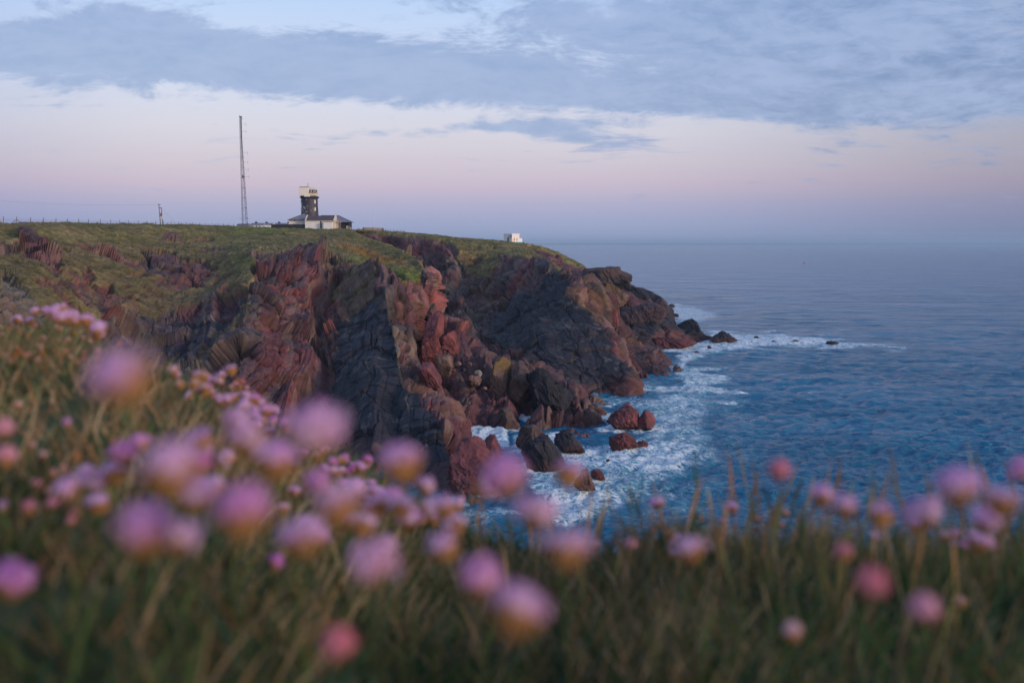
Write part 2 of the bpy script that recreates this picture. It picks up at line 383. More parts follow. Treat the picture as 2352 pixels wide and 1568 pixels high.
def dress(P3, base, zones, seed, dirv, rough=1.0, fold=None, turfbase=0.0):
    """P3: lattice in survey coordinates. zones: (poly, colour, turf, rough, softness px)"""
    P = WV(P3[..., 0], P3[..., 1], P3[..., 2]); sh = P.shape[:2]
    N = norms(P); px, py = P3[..., 0].ravel(), P3[..., 1].ravel()
    pf = P.reshape(-1, 3).astype(np.float32)
    wob = (fbm(pf, 1 / 7.0, 5, seed) - .5) * 70 + (fbm(pf, 1 / 1.6, 3, seed + 9) - .5) * 22
    wob2 = (fbm(pf, 1 / 4.0, 4, seed + 50) - .5) * 2
    col = np.tile(base, (len(pf), 1)); turf = np.full(len(pf), turfbase); rg = np.full(len(pf), rough)
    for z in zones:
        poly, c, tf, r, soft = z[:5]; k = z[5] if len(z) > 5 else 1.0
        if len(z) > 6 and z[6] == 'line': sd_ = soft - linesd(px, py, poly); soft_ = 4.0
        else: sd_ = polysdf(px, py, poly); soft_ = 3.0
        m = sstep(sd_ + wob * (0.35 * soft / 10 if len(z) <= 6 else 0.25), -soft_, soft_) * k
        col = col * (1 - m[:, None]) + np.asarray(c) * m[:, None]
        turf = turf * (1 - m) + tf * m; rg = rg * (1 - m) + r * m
    sc_ = sstep(fbm(pf, 1 / 16.0, 5, seed + 505, .62), .53, .58) * turf * sstep(rg, .42, .8) * .9
    col = col * (1 - sc_[:, None]) + (C_DRED * .9 + .25 * C_BROWN) * sc_[:, None]; turf = turf * (1 - sc_)
    # grain along the bedding
    dv = np.array(dirv, float); dv /= np.linalg.norm(dv); 
    par = pf @ dv; Q = pf + np.outer(par, dv) * (1 / 5.0 - 1)
    st = fbm(Q, 1 / 1.1, 4, seed + 3); st2 = fbm(Q, 1 / 4.0, 4, seed + 5)
    rock = 1 - turf
    if fold is not None:
        q = pf - np.array(fold[0]); rr = np.sqrt((q[:, 0] / fold[1]) ** 2 + (q[:, 2] / fold[2]) ** 2) * fold[1] + (fbm(pf, 1 / 9.0, 3, seed + 8) - .5) * 7
        band = vnoise(np.stack([rr * 0.9, rr * 0, rr * 0], -1), seed + 2) * .6 + vnoise(np.stack([rr * 2.7, rr * 0, rr * 0], -1), seed + 4) * .4
        fm = fold[3](px, py) * rock
        col *= (1 + fm * (band - .5) * 1.5)[:, None]
    else: band = 0; fm = 0
    pat = fbm(pf, 1 / 6.0, 5, seed + 21); 
    mixd = sstep(st2, .52, .68) * rock * np.clip(rg, 0, 1.3)
    col = col * (1 - .55 * mixd[:, None]) + C_PURP * .8 * (.55 * mixd[:, None])
    mixp = sstep(st, .60, .74) * rock * np.clip(rg, .25, 1)
    col = col * (1 - .22 * mixp[:, None]) + C_TAN * (.22 * mixp[:, None])
    lich = sstep(fbm(pf, 1 / 2.2, 5, seed + 31), .60, .70) * rock
    col = col * (1 - .30 * lich[:, None]) + C_PALE * .75 * (.30 * lich[:, None])
    # turf hollows and tufts: bracken tone, plus hollow shade put into the colour
    gt = fbm(pf, 1 / 2.4, 5, seed + 41, .6); gl_ = fbm(pf, 1 / 14.0, 4, seed + 43)
    tg = turf * sstep(gl_, .42, .62)
    col = col * (1 - .55 * tg[:, None]) + C_GRASS2 * (.55 * tg[:, None])
    col *= (1 + turf * (gt - .5) * 1.7)[:, None]
    # ledges on steep ground keep moss
    moss = sstep(fbm(pf, 1 / 3.0, 5, seed + 61), .59, .66) * rock * sstep(pf[:, 2], 12, 26) * sstep(rg, .3, .7)
    col = col * (1 - .7 * moss[:, None]) + C_MOSS * (.7 * moss[:, None])
    # wash zone: wet and red-brown just above the sea
    wet = sstep(pf[:, 2] + wob2 * 1.5, 4.6, 2.2)
    wet = wet * .5; col = col * (1 - wet[:, None]) + C_WET * wet[:, None]
    # relief: overlapping beds that dip with the strata, long joints, and broken plates
    vv = np.array([0, 1.0, 0]); bn = np.cross(dv, vv); bn /= np.linalg.norm(bn); bn2 = np.cross(bn, dv)
    wq = (fbm(pf, 1 / 26.0, 3, seed + 200) - .5) * 11 + (fbm(Q, 1 / 5.0, 4, seed + 204) - .5) * 1.1
    s = pf @ bn + wq
    def saw(lam, k):
        q = s / lam + k; i = np.floor(q); f = q - i; hgt = _h(i.astype(np.int64), i.astype(np.int64) * 0 + k, i.astype(np.int64) * 0, seed + k)
        prof = np.where(f < .85, f / .85, (1 - f) / .15) * (.35 + .9 * hgt); return prof, hgt, f
    b0, h0_, q0 = saw(19.0, 1); b1, h1, q1 = saw(7.5, 3); b2, h2, q2 = saw(3.0, 5); b3, h3, q3 = saw(.9, 9)
    Q8 = pf + np.outer(par, dv) * (1 / 4.0 - 1)
    BF = np.stack([s * 1.0, par / 2.4 + (vnoise(pf / 15.0, seed + 411) - .5) * 3, pf @ bn2], -1).astype(np.float32)     # bedding frame: joints run square to the beds
    f1, e1, i1 = facets(BF, 1 / 11.0, seed + 100, .95, .75); f2, e2, i2 = facets(BF + 31, 1 / 5.6, seed + 110, .95, .8); f3, e3, i3 = facets(BF + 57, 1 / 2.0, seed + 120, .95, .85)
    i0, e0 = i3, e3
    rid = ridged(Q8, 1 / 4.0, 5, seed + 7)
    brk = sstep(fbm(pf, 1 / 12.0, 3, seed + 300), .40, .62)          # some ground is blocky, some is smooth slab
    crack = -(sstep(e1, .035, 0) * 1.2 + sstep(e2, .05, 0) * .6 + sstep(e3, .06, 0) * .18 + sstep(np.minimum(q2, 1 - q2), .06, 0) * .35)
    fine = (fbm(Q, 1 / .8, 4, seed + 310) - .5)
    d = rg * (4.2 * f1 + 1.5 * f2 * (.4 + brk) + .30 * f3 * (.2 + brk) + 2.0 * (b1 - .5) + .4 * (b2 - .5) + .08 * (b3 - .5) + (rid - .5) * .7 + fine * .25) + np.clip(rg + .25, 0, 1) * 5.0 * (b0 - .5) + crack * (.45 + .55 * rg) + fm * (band - .5) * 1.6
    d *= rock * (1 - .85 * sstep(pf[:, 2], HC + 1.0, HC + 4.5))
    d += turf * ((gt - .5) * 1.5 + (ridged(pf, 1 / 1.8, 3, seed + 401) - .55) * .9 * rg + (fbm(pf, 1 / 7.0, 3, seed + 77) - .5) * 1.6 * np.clip(rg + .3, 0, 1))
    d += moss * .3
    bedc = (rock * np.clip(rg, .15, 1.1))
    kd = sstep(i2, .66, .70) * rock * .6; col = col * (1 - kd[:, None]) + C_SLATE * kd[:, None]
    kr = sstep(i1, .36, .32) * rock * .45 * sstep(rg, .45, .8); col = col * (1 - kr[:, None]) + C_DRED * 1.15 * kr[:, None]
    kt = sstep(i2, .16, .12) * rock * .3 * sstep(rg, .45, .8); col = col * (1 - kt[:, None]) + C_BROWN * 1.5 * kt[:, None]
    col *= (1 + bedc * ((h1 - .5) * .45 + (h2 - .5) * .55 + (h3 - .5) * .45) + rock * ((i1 - .5) * .25 + (i0 - .5) * .25 + fine * .8))[:, None]
    pb = sstep(h2, .72, .8) * bedc * .45; col = col * (1 - pb[:, None]) + C_PURP * .9 * pb[:, None]
    tb = sstep(h3, .86, .9) * bedc * .35; col = col * (1 - tb[:, None]) + C_TAN * .8 * tb[:, None]
    return P, N, d.reshape(sh), np.clip(col, .004, .9), turf
def sheet(name, cols, back, base, zones, seed, dirv, rough=1.0, fold=None, turfbase=0.0, flip=False, damp=0):
    P3 = lattice(cols, back)
    P, N, d, col, turf = dress(P3, base, zones, seed, dirv, rough, fold, turfbase)
    # point the offset towards the open air (towards the camera side)
    C = np.array([0, 0, HC]); sgn = np.sign(((C - P) * N).sum(-1)); sgn = np.sign(np.median(sgn))
    P = P + N * (d * sgn)[..., None]
    me = grid_mesh(name, P, col, {'turf': turf}, flip)
    o = link(name, me, M_CLIFF); o['kind'] = 'structure'
    return o, P, P3

B1 = (260, -4)
A_cols = [
 [(-420, 498, 260), (-420, 560, 215), (-420, 620, 180), (-420, 690, 158), (-420, 770, 142), (-420, 860, 135), (-420, 980, 130), 125],
 [(-150, 505, 285), (-150, 560, 235), (-150, 620, 198), (-150, 685, 172), (-150, 760, 155), (-150, 860, 146), (-150, 980, 140), 132],
 [(0, 514, 310), (0, 565, 255), (5, 625, 212), (10, 690, 180), (10, 780, 165), (10, 880, 156), (10, 1000, 150), 140],
 [(100, 511, 325), (105, 550, 280), (112, 610, 232), (120, 690, 200), (125, 780, 182), (130, 890, 168), (135, 1010, 158), 150],
 [(220, 514, 360), (225, 552, 310), (230, 620, 262), (238, 700, 235), (250, 790, 213), (255, 890, 195), (260, 1000, 182), 170],
 [(380, 516, 405), (385, 550, 350), (390, 610, 295), (388, 680, 258), (380, 770, 232), (375, 860, 210), (370, 970, 192), 180],
 [(480, 518, 430), (485, 548, 372), (490, 600, 305), (490, 665, 265), (480, 745, 237), (470, 840, 214), (465, 950, 195), 184],
 [(560, 521, 445), (570, 545, 380), (580, 578, 295), (575, 650, 256), (558, 730, 229), (548, 825, 208), (542, 940, 190), 176],
 [(640, 523, 452), (650, 546, 382), (660, 583, 290), (650, 660, 264), (640, 745, 240), (632, 840, 217), (625, 950, 198), 183],
 [(720, 524, 455), (730, 549, 385), (740, 590, 292), (735, 670, 272), (728, 755, 248), (722, 855, 223), (715, 965, 200), 183],
 [(795, 525, 455), (800, 556, 370), (805, 605, 285), (800, 690, 262), (795, 770, 238), (790, 870, 211), (790, 985, 188), 172],
 [(845, 548, 410), (848, 580, 345), (850, 622, 278), (862, 692, 253), (870, 775, 231), (875, 870, 203), (885, 990, 180), 165],
 [(898, 566, 372), (895, 592, 325), (888, 640, 268), (890, 705, 243), (903, 780, 221), (920, 872, 197), (945, 1005, 174), 158],
 [(945, 589, 335), (940, 607, 303), (932, 645, 262), (925, 705, 248), (932, 785, 224), (962, 885, 195), (1005, 1020, 170), 151],
 [(970, 611, 302), (965, 628, 286), (958, 668, 262), (950, 735, 246), (952, 805, 222), (1005, 912, 192), (1052, 1060, 163), 149],
 [(984, 650, 280), (984, 668, 277), (983, 702, 270), (966, 755, 254), (962, 815, 232), (1032, 935, 195), (1085, 1070, 168), 152],
 [(982, 640, 320), (980, 670, 320), (976, 710, 315), (955, 760, 300), (950, 830, 285), (1018, 950, 245), (1078, 1080, 205), 190],
 [(940, 620, 360), (930, 680, 360), (920, 740, 360), (900, 800, 350), (900, 860, 335), (960, 960, 300), (1020, 1050, 260), 250],
]
A_back = [B1] * 11 + [(60, -22)] * 3 + [(50, -26)] * 4
grassA = [(-600, 400), (795, 500), (850, 540), (905, 560), (950, 584), (978, 610), (962, 640), (925, 636), (895, 642), (862, 628), (800, 602), (745, 588), (700, 576), (640, 572), (600, 574), (578, 585), (588, 640), (556, 655), (500, 625), (430, 622), (370, 640), (290, 705), (230, 745), (120, 800), (-600, 900)]
A_zones = [
 ([(590, 575), (800, 600), (790, 690), (770, 800), (755, 960), (620, 1000), (560, 880), (585, 700)], C_RED * .82, 0, 1.15, 10),
 ([(600, 580), (690, 575), (760, 600), (740, 680), (700, 740), (640, 690), (600, 640)], C_RED * .95, 0, 1.1, 10, .8),
 ([(300, 735), (400, 655), (500, 640), (560, 668), (548, 740), (500, 800), (445, 880), (400, 900), (300, 830)], C_SLATE * 1.15, 0, .85, 10),
 ([(430, 650), (520, 640), (470, 720), (400, 790), (330, 800), (380, 700)], C_PURP, 0, .7, 10, .7),
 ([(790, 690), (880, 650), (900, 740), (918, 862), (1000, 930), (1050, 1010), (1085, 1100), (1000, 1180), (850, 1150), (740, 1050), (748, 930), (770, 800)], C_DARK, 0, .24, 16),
 ([(800, 600), (870, 640), (885, 690), (850, 725), (790, 735), (770, 660)], C_MOSS * 1.1, .55, 1.0, 24, .85),
 ([(560, 650), (600, 640), (600, 700), (590, 780), (560, 860), (520, 860), (545, 760)], C_TAN * .75, 0, 1.2, 12, .85),
 ([(565, 660), (585, 640), (575, 700), (520, 770), (470, 830), (440, 850), (520, 730)], C_MOSS, .5, 1.0, 22, .85),
 ([(880, 640), (898, 650), (912, 740), (930, 812), (960, 875), (945, 880), (916, 860), (905, 800), (893, 720)], C_TAN * 1.0, 0, 1.2, 5, .9),
 ([(900, 645), (985, 640), (990, 710), (968, 760), (940, 775), (918, 720), (905, 690)], C_RED, 0, 1.0, 7),
 ([(918, 770), (945, 780), (955, 860), (925, 850)], C_DRED * 1.1, 0, 1.0, 6),
 ([(950, 870), (1000, 900), (1040, 945), (1075, 1010), (1110, 1120), (1060, 1180), (1040, 1080), (1010, 980), (975, 910)], C_DRED * 1.05, 0, 1.2, 10),
 ([(945, 866), (985, 885), (1030, 930), (1052, 975), (1040, 985), (1005, 925), (960, 884)], C_TAN * .9, 0, 1.1, 6, .7),
 (grassA, C_GRASS, 1, .5, 15),
 ([(-600, 560), (320, 555), (520, 570), (570, 660), (300, 735), (-600, 900)], C_MOSS * 1.0, .9, .95, 20, .85),
 ([(320, 575), (400, 570), (420, 600), (370, 625), (330, 620)], C_PURP, 0, .9, 16, .9),
 ([(40, 525), (75, 528), (120, 560), (145, 605), (130, 640), (105, 600), (60, 590), (45, 560)], C_DRED * 1.1, 0, 1.1, 12, .95),
 ([(10, 612), (40, 640), (80, 690), (110, 740), (60, 760), (0, 740), (0, 640)], C_PALE * .75, .2, 1.2, 22, .65),
 ([(205, 600), (215, 640), (180, 680), (165, 672), (190, 640)], C_RED * .85, 0, .9, 9, .9),
 ([(232, 655), (255, 652), (275, 680), (270, 760), (240, 760), (225, 690)], C_RED * .75, 0, .9, 9),
 ([(380, 533), (425, 534), (400, 541), (375, 538)], C_DRED * .8, 0, .6, 3),
 ([(446, 545), (490, 548), (480, 553), (450, 552)], C_DRED * .9, 0, .6, 4),
 ([(0, 519), (35, 517), (50, 522), (0, 525)], C_ORANGE * .7, .8, .3, 3),
 ([(690, 536), (640, 529), (700, 532), (790, 549), (860, 572), (900, 590), (930, 606), (905, 608), (840, 590), (760, 562)], C_STRAW * .85, 1, .4, 9, .75),
 ([(780, 560), (850, 575), (930, 605), (940, 618), (880, 612), (800, 580)], C_ORANGE * .8, 1, .4, 22, .62),
 ([(790, 572), (860, 600), (950, 618), (955, 640), (880, 632), (800, 600)], C_BRIGHT, 1, .4, 14, .6),
 ([(480, 523), (780, 527), (640, 533), (560, 535)], C_BRIGHT * .95, 1, .3, 8, .6),
 ([(575, 578), (640, 571), (780, 590), (860, 618), (920, 634), (860, 636), (790, 606), (700, 583), (600, 588)], C_MOSS * 1.1, .8, .8, 12, .6),
]
B_cols = [
 [(770, 527, 480), (770, 538, 466), (782, 590, 440), (800, 680, 400), (830, 770, 350), (860, 860, 305), (900, 960, 262), 250],
 [(830, 529, 476), (836, 537, 455), (850, 580, 435), (880, 655, 395), (910, 745, 340), (940, 840, 296), (960, 940, 258), 245],
 [(900, 532, 473), (905, 542, 440), (920, 580, 428), (950, 650, 388), (975, 735, 335), (1000, 825, 290), (1020, 925, 252), 238],
 [(960, 537, 470), (970, 547, 428), (985, 588, 412), (1005, 650, 378), (1030, 730, 328), (1050, 820, 282), (1065, 915, 248), 228],
 [(1030, 543, 467), (1045, 563, 412), (1050, 600, 398), (1060, 660, 368), (1075, 740, 320), (1095, 820, 280), (1110, 915, 246), 225],
 [(1095, 549, 465), (1095, 575, 418), (1092, 620, 388), (1102, 680, 358), (1122, 750, 314), (1145, 830, 276), (1165, 915, 243), 225],
 [(1150, 554, 462), (1160, 578, 412), (1162, 600, 374), (1150, 680, 352), (1162, 750, 312), (1185, 830, 271), (1215, 910, 243), 228],
 [(1190, 560, 455), (1203, 582, 400), (1212, 602, 355), (1185, 690, 332), (1205, 765, 296), (1240, 835, 267), (1270, 905, 247), 235],
 [(1215, 573, 440), (1245, 604, 385), (1262, 630, 338), (1245, 700, 316), (1262, 770, 286), (1295, 840, 268), (1325, 908, 254), 250],
 [(1257, 598, 415), (1288, 626, 360), (1303, 660, 320), (1300, 720, 300), (1320, 785, 280), (1350, 850, 268), (1370, 912, 259), 256],
 [(1305, 632, 385), (1325, 652, 345), (1336, 688, 314), (1348, 742, 292), (1375, 802, 277), (1405, 862, 266), (1422, 916, 259), 256],
 [(1345, 656, 362), (1356, 676, 340), (1362, 702, 318), (1374, 733, 302), (1410, 800, 283), (1445, 864, 269), (1459, 905, 262), 260],
 [(1350, 662, 385), (1360, 690, 362), (1366, 715, 345), (1375, 748, 330), (1404, 808, 312), (1438, 868, 298), (1450, 905, 292), 288],
 [(1340, 672, 410), (1350, 700, 392), (1355, 725, 378), (1360, 760, 362), (1380, 815, 345), (1410, 870, 330), (1420, 905, 325), 320],
]
B_back = [B1] * 7 + [(60, -6), (50, -12), (45, -14), (40, -16), (35, -16), (30, -14), (30, -14)]
C_cols = [
 [(1120, 551, 500), (1150, 560, 480), (1170, 575, 462), (1190, 600, 445), (1210, 650, 425), (1240, 720, 405), 385],
 [(1190, 557, 490), (1198, 564, 470), (1206, 575, 452), (1220, 600, 438), (1240, 650, 420), (1275, 730, 400), 380],
 [(1240, 566, 486), (1243, 577, 468), (1248, 590, 452), (1262, 620, 435), (1285, 680, 415), (1315, 760, 395), 375],
 [(1290, 584, 482), (1293, 598, 466), (1300, 611, 450), (1312, 640, 434), (1335, 700, 412), (1365, 780, 382), 365],
 [(1328, 603, 474), (1335, 616, 460), (1343, 630, 447), (1355, 658, 430), (1385, 710, 402), (1415, 785, 374), 358],
 [(1352, 620, 466), (1362, 632, 452), (1374, 648, 440), (1397, 680, 424), (1432, 730, 400), (1468, 790, 372), 360],
 [(1378, 646, 458), (1395, 656, 446), (1418, 672, 432), (1445, 696, 418), (1480, 740, 400), (1518, 800, 376), 368],
 [(1410, 662, 452), (1432, 674, 443), (1452, 690, 432), (1472, 712, 422), (1515, 752, 405), (1555, 796, 393), 387],
 [(1445, 676, 446), (1475, 688, 440), (1500, 706, 432), (1520, 726, 425), (1552, 758, 418), (1585, 789, 411), 406],
 [(1472, 688, 455), (1498, 700, 450), (1520, 714, 445), (1538, 740, 438), (1566, 768, 430), (1596, 788, 425), 420],
 [(1468, 692, 490), (1492, 704, 485), (1512, 718, 480), (1528, 744, 472), (1552, 770, 466), (1580, 785, 460), 455],
]
C_back = [(200, -8)] * 3 + [(60, -8), (50, -12), (50, -14), (40, -14), (40, -12), (40, -10), (40, -10), (40, -10)]
D_cols = [
 [(1362, 668, 375), (1372, 694, 358), (1380, 726, 345), (1395, 780, 325), (1425, 840, 306), (1452, 888, 292), 285],
 [(1378, 678, 368), (1390, 700, 356), (1402, 738, 342), (1418, 785, 324), (1448, 842, 304), (1475, 889, 290), 282],
 [(1398, 690, 362), (1410, 712, 354), (1416, 745, 342), (1440, 795, 322), (1475, 845, 302), (1502, 892, 288), 281],
 [(1416, 712, 360), (1432, 742, 350), (1458, 778, 336), (1480, 818, 316), (1510, 858, 300), (1532, 890, 288), 282],
 [(1434, 742, 362), (1460, 766, 350), (1487, 792, 338), (1507, 818, 324), (1532, 850, 310), (1550, 886, 295), 288],
 [(1474, 776, 362), (1500, 795, 350), (1524, 818, 338), (1540, 838, 326), (1556, 860, 312), (1562, 882, 302), 296],
 [(1470, 786, 390), (1494, 804, 378), (1516, 824, 368), (1532, 842, 356), (1546, 862, 344), (1552, 880, 334), 328],
]
D_back = [(40, -14)] * 7
E_cols = [
 [(975, 715, 275), (988, 760, 262), (1000, 805, 248), (1010, 855, 234), (1022, 915, 220), (1035, 985, 204), 196],
 [(1025, 742, 268), (1036, 785, 256), (1048, 830, 244), (1058, 880, 231), (1070, 930, 219), (1083, 978, 209), 203],
 [(1080, 785, 262), (1090, 822, 252), (1102, 865, 240), (1112, 905, 230), (1118, 945, 221), (1122, 972, 214), 210],
 [(1130, 815, 258), (1142, 848, 247), (1152, 885, 238), (1158, 925, 228), (1165, 958, 219), (1175, 990, 210), 205],
 [(1180, 830, 256), (1192, 858, 246), (1204, 895, 235), (1212, 935, 225), (1222, 970, 215), (1230, 1005, 206), 200],
 [(1228, 845, 252), (1242, 872, 243), (1258, 905, 233), (1268, 940, 223), (1278, 972, 215), (1288, 1002, 208), 203],
 [(1278, 882, 248), (1292, 907, 240), (1308, 937, 230), (1322, 967, 220), (1335, 995, 211), (1345, 1016, 205), 201],
 [(1322, 905, 242), (1336, 925, 234), (1352, 950, 225), (1366, 977, 216), (1380, 1003, 209), (1393, 1024, 202), 198],
 [(1345, 925, 238), (1375, 943, 228), (1392, 965, 221), (1405, 988, 213), (1420, 1008, 207), (1432, 1026, 201), 197],
 [(1362, 930, 244), (1392, 954, 230), (1408, 974, 222), (1424, 994, 215), (1440, 1008, 209), (1450, 1022, 203), 199],
 [(1350, 930, 262), (1380, 954, 250), (1398, 974, 242), (1412, 992, 235), (1428, 1006, 230), (1440, 1015, 226), 222],
]
E_back = [(30, -10)] * 11
slab = [(1168, 668), (1215, 640), (1262, 618), (1300, 648), (1312, 690), (1372, 740), (1410, 800), (1462, 890), (1470, 930), (1300, 930), (1270, 870), (1230, 800), (1160, 800), (1100, 745), (1145, 715)]
grassB = [(700, 480), (1190, 540), (1265, 590), (1325, 640), (1352, 664), (1335, 670), (1305, 650), (1268, 618), (1225, 597), (1195, 588), (1148, 590), (1126, 640), (1098, 632), (1060, 606), (1042, 588), (1055, 572), (1030, 556), (965, 545), (860, 541), (788, 532), (700, 530)]
cxw = W(1080, 560, 410)
B_zones = [
 ([(900, 680), (1050, 760), (1160, 800), (1280, 880), (1300, 1000), (900, 1000), (850, 800)], C_PURP, 0, .8, 12, .7),
 ([(780, 528), (960, 545), (1000, 556), (980, 580), (930, 600), (850, 600)], C_RED * 1.0, 0, .7, 7),
 ([(1000, 552), (1055, 575), (1040, 600), (990, 600)], C_RED * .8, 0, .8, 9, .7),
 ([(1040, 640), (1130, 690), (1120, 730), (1070, 735), (1000, 680)], C_TAN * .55, 0, .7, 14, .6),
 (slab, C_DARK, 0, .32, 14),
 ([(1130, 640), (1150, 600), (1198, 592), (1178, 640), (1136, 692), (1100, 706), (1100, 680)], C_TAN * .62, 0, .6, 5, .85),
 ([(1200, 586), (1232, 594), (1206, 628), (1168, 671), (1144, 698), (1132, 694), (1165, 649)], C_RED * 1.05, 0, .5, 4),
 ([(1232, 596), (1270, 618), (1250, 650), (1190, 680), (1168, 672), (1206, 630)], C_PURP * .9, 0, .7, 7),
 ([(1310, 640), (1390, 672), (1380, 735), (1345, 712), (1318, 680)], C_BROWN * 1.15, 0, 1.2, 8),
 ([(1338, 655), (1362, 690), (1378, 738), (1368, 742), (1350, 700), (1322, 668)], C_OCHRE * .8, .3, 1, 10, .6),
 ([(1297, 870), (1455, 880), (1480, 940), (1300, 940)], C_WET * 1.1, 0, .5, 5),
 ([(1372, 735), (1395, 768), (1410, 800), (1445, 865), (1436, 866), (1400, 800), (1384, 765)], C_RED * .9, 0, .9, 4, .8),
 ([(1303, 672), (1340, 700), (1372, 730), (1366, 738), (1330, 706), (1300, 684)], C_OCHRE, 0, 1, 5, .9),
 ([(1230, 715), (1300, 725), (1370, 740), (1380, 760), (1330, 755), (1240, 735)], C_PALE * .5, 0, .6, 26, .45),
 (grassB, C_GRASS * 1.02, 1, .5, 5),
 ([(1085, 560), (1150, 575), (1150, 590), (1125, 645), (1085, 640), (1060, 605), (1048, 585)], C_MOSS, 1, .9, 14, .8),
 ([(1120, 640), (1200, 640), (1160, 680), (1080, 690), (1060, 650)], C_BROWN * .9, .1, .8, 16, .3),
]
C_zones = [
 ([(1000, 520), (1100, 530), (1240, 560), (1335, 600), (1352, 622), (1330, 622), (1290, 600), (1245, 582), (1205, 570), (1180, 580), (1100, 600)], C_GRASS * 1.05, 1, .4, 3),
 ([(1195, 566), (1245, 584), (1290, 602), (1330, 622), (1380, 655), (1360, 672), (1300, 640), (1240, 605)], C_RED * .72, 0, .8, 4),
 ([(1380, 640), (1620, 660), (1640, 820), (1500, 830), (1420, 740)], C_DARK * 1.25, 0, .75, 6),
 ([(1500, 768), (1610, 785), (1600, 800), (1500, 815)], C_WET, 0, .8, 5),
]
D_zones = [
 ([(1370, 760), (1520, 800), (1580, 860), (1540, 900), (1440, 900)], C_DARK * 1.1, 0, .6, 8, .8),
 ([(1425, 842), (1470, 836), (1530, 868), (1545, 900), (1440, 905)], C_RED * .62, 0, .7, 7, .9),
 ([(1380, 660), (1425, 700), (1418, 748), (1385, 735)], C_RED * .62, 0, 1, 7),
 ([(1385, 684), (1416, 704), (1408, 726), (1388, 712)], C_OCHRE * .75, 0, 1, 16, .7),
 ([(1410, 738), (1450, 760), (1490, 786), (1486, 796), (1444, 772), (1408, 748)], C_OCHRE * .75, 0, 1, 6, .85),
 ([(1500, 800), (1530, 830), (1525, 850), (1500, 822)], C_PALE * .8, 0, 1, 14, .5),
]
E_zones = [
 ([(1290, 940), (1360, 930), (1480, 990), (1490, 1060), (1300, 1040)], C_DRED * 1.0, 0, 1.2, 8),
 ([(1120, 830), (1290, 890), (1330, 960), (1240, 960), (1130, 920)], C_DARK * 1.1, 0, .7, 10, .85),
 ([(980, 700), (1060, 770), (1040, 830), (990, 800)], C_RED * .85, 0, 1.2, 8),
 ([(1060, 830), (1110, 860), (1090, 900), (1020, 870)], C_SLATE, 0, 1.2, 10, .8),
]
foldmask = lambda x, y: sstep(polysdf(x, y, [(930, 545), (1060, 560), (1200, 595), (1180, 660), (1140, 760), (1060, 760), (980, 680)]), -15, 20)
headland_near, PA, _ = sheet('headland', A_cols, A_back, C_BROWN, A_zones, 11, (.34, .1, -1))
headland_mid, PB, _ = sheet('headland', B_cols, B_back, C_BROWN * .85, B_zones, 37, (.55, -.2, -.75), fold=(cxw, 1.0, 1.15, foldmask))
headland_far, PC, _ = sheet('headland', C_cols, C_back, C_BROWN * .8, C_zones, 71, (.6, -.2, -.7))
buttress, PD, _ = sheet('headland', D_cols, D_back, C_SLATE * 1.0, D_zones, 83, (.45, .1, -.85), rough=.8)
spur, PE, _ = sheet('headland', E_cols, E_back, C_SLATE * 1.1, E_zones, 97, (.4, -.1, -.8), rough=1.25)

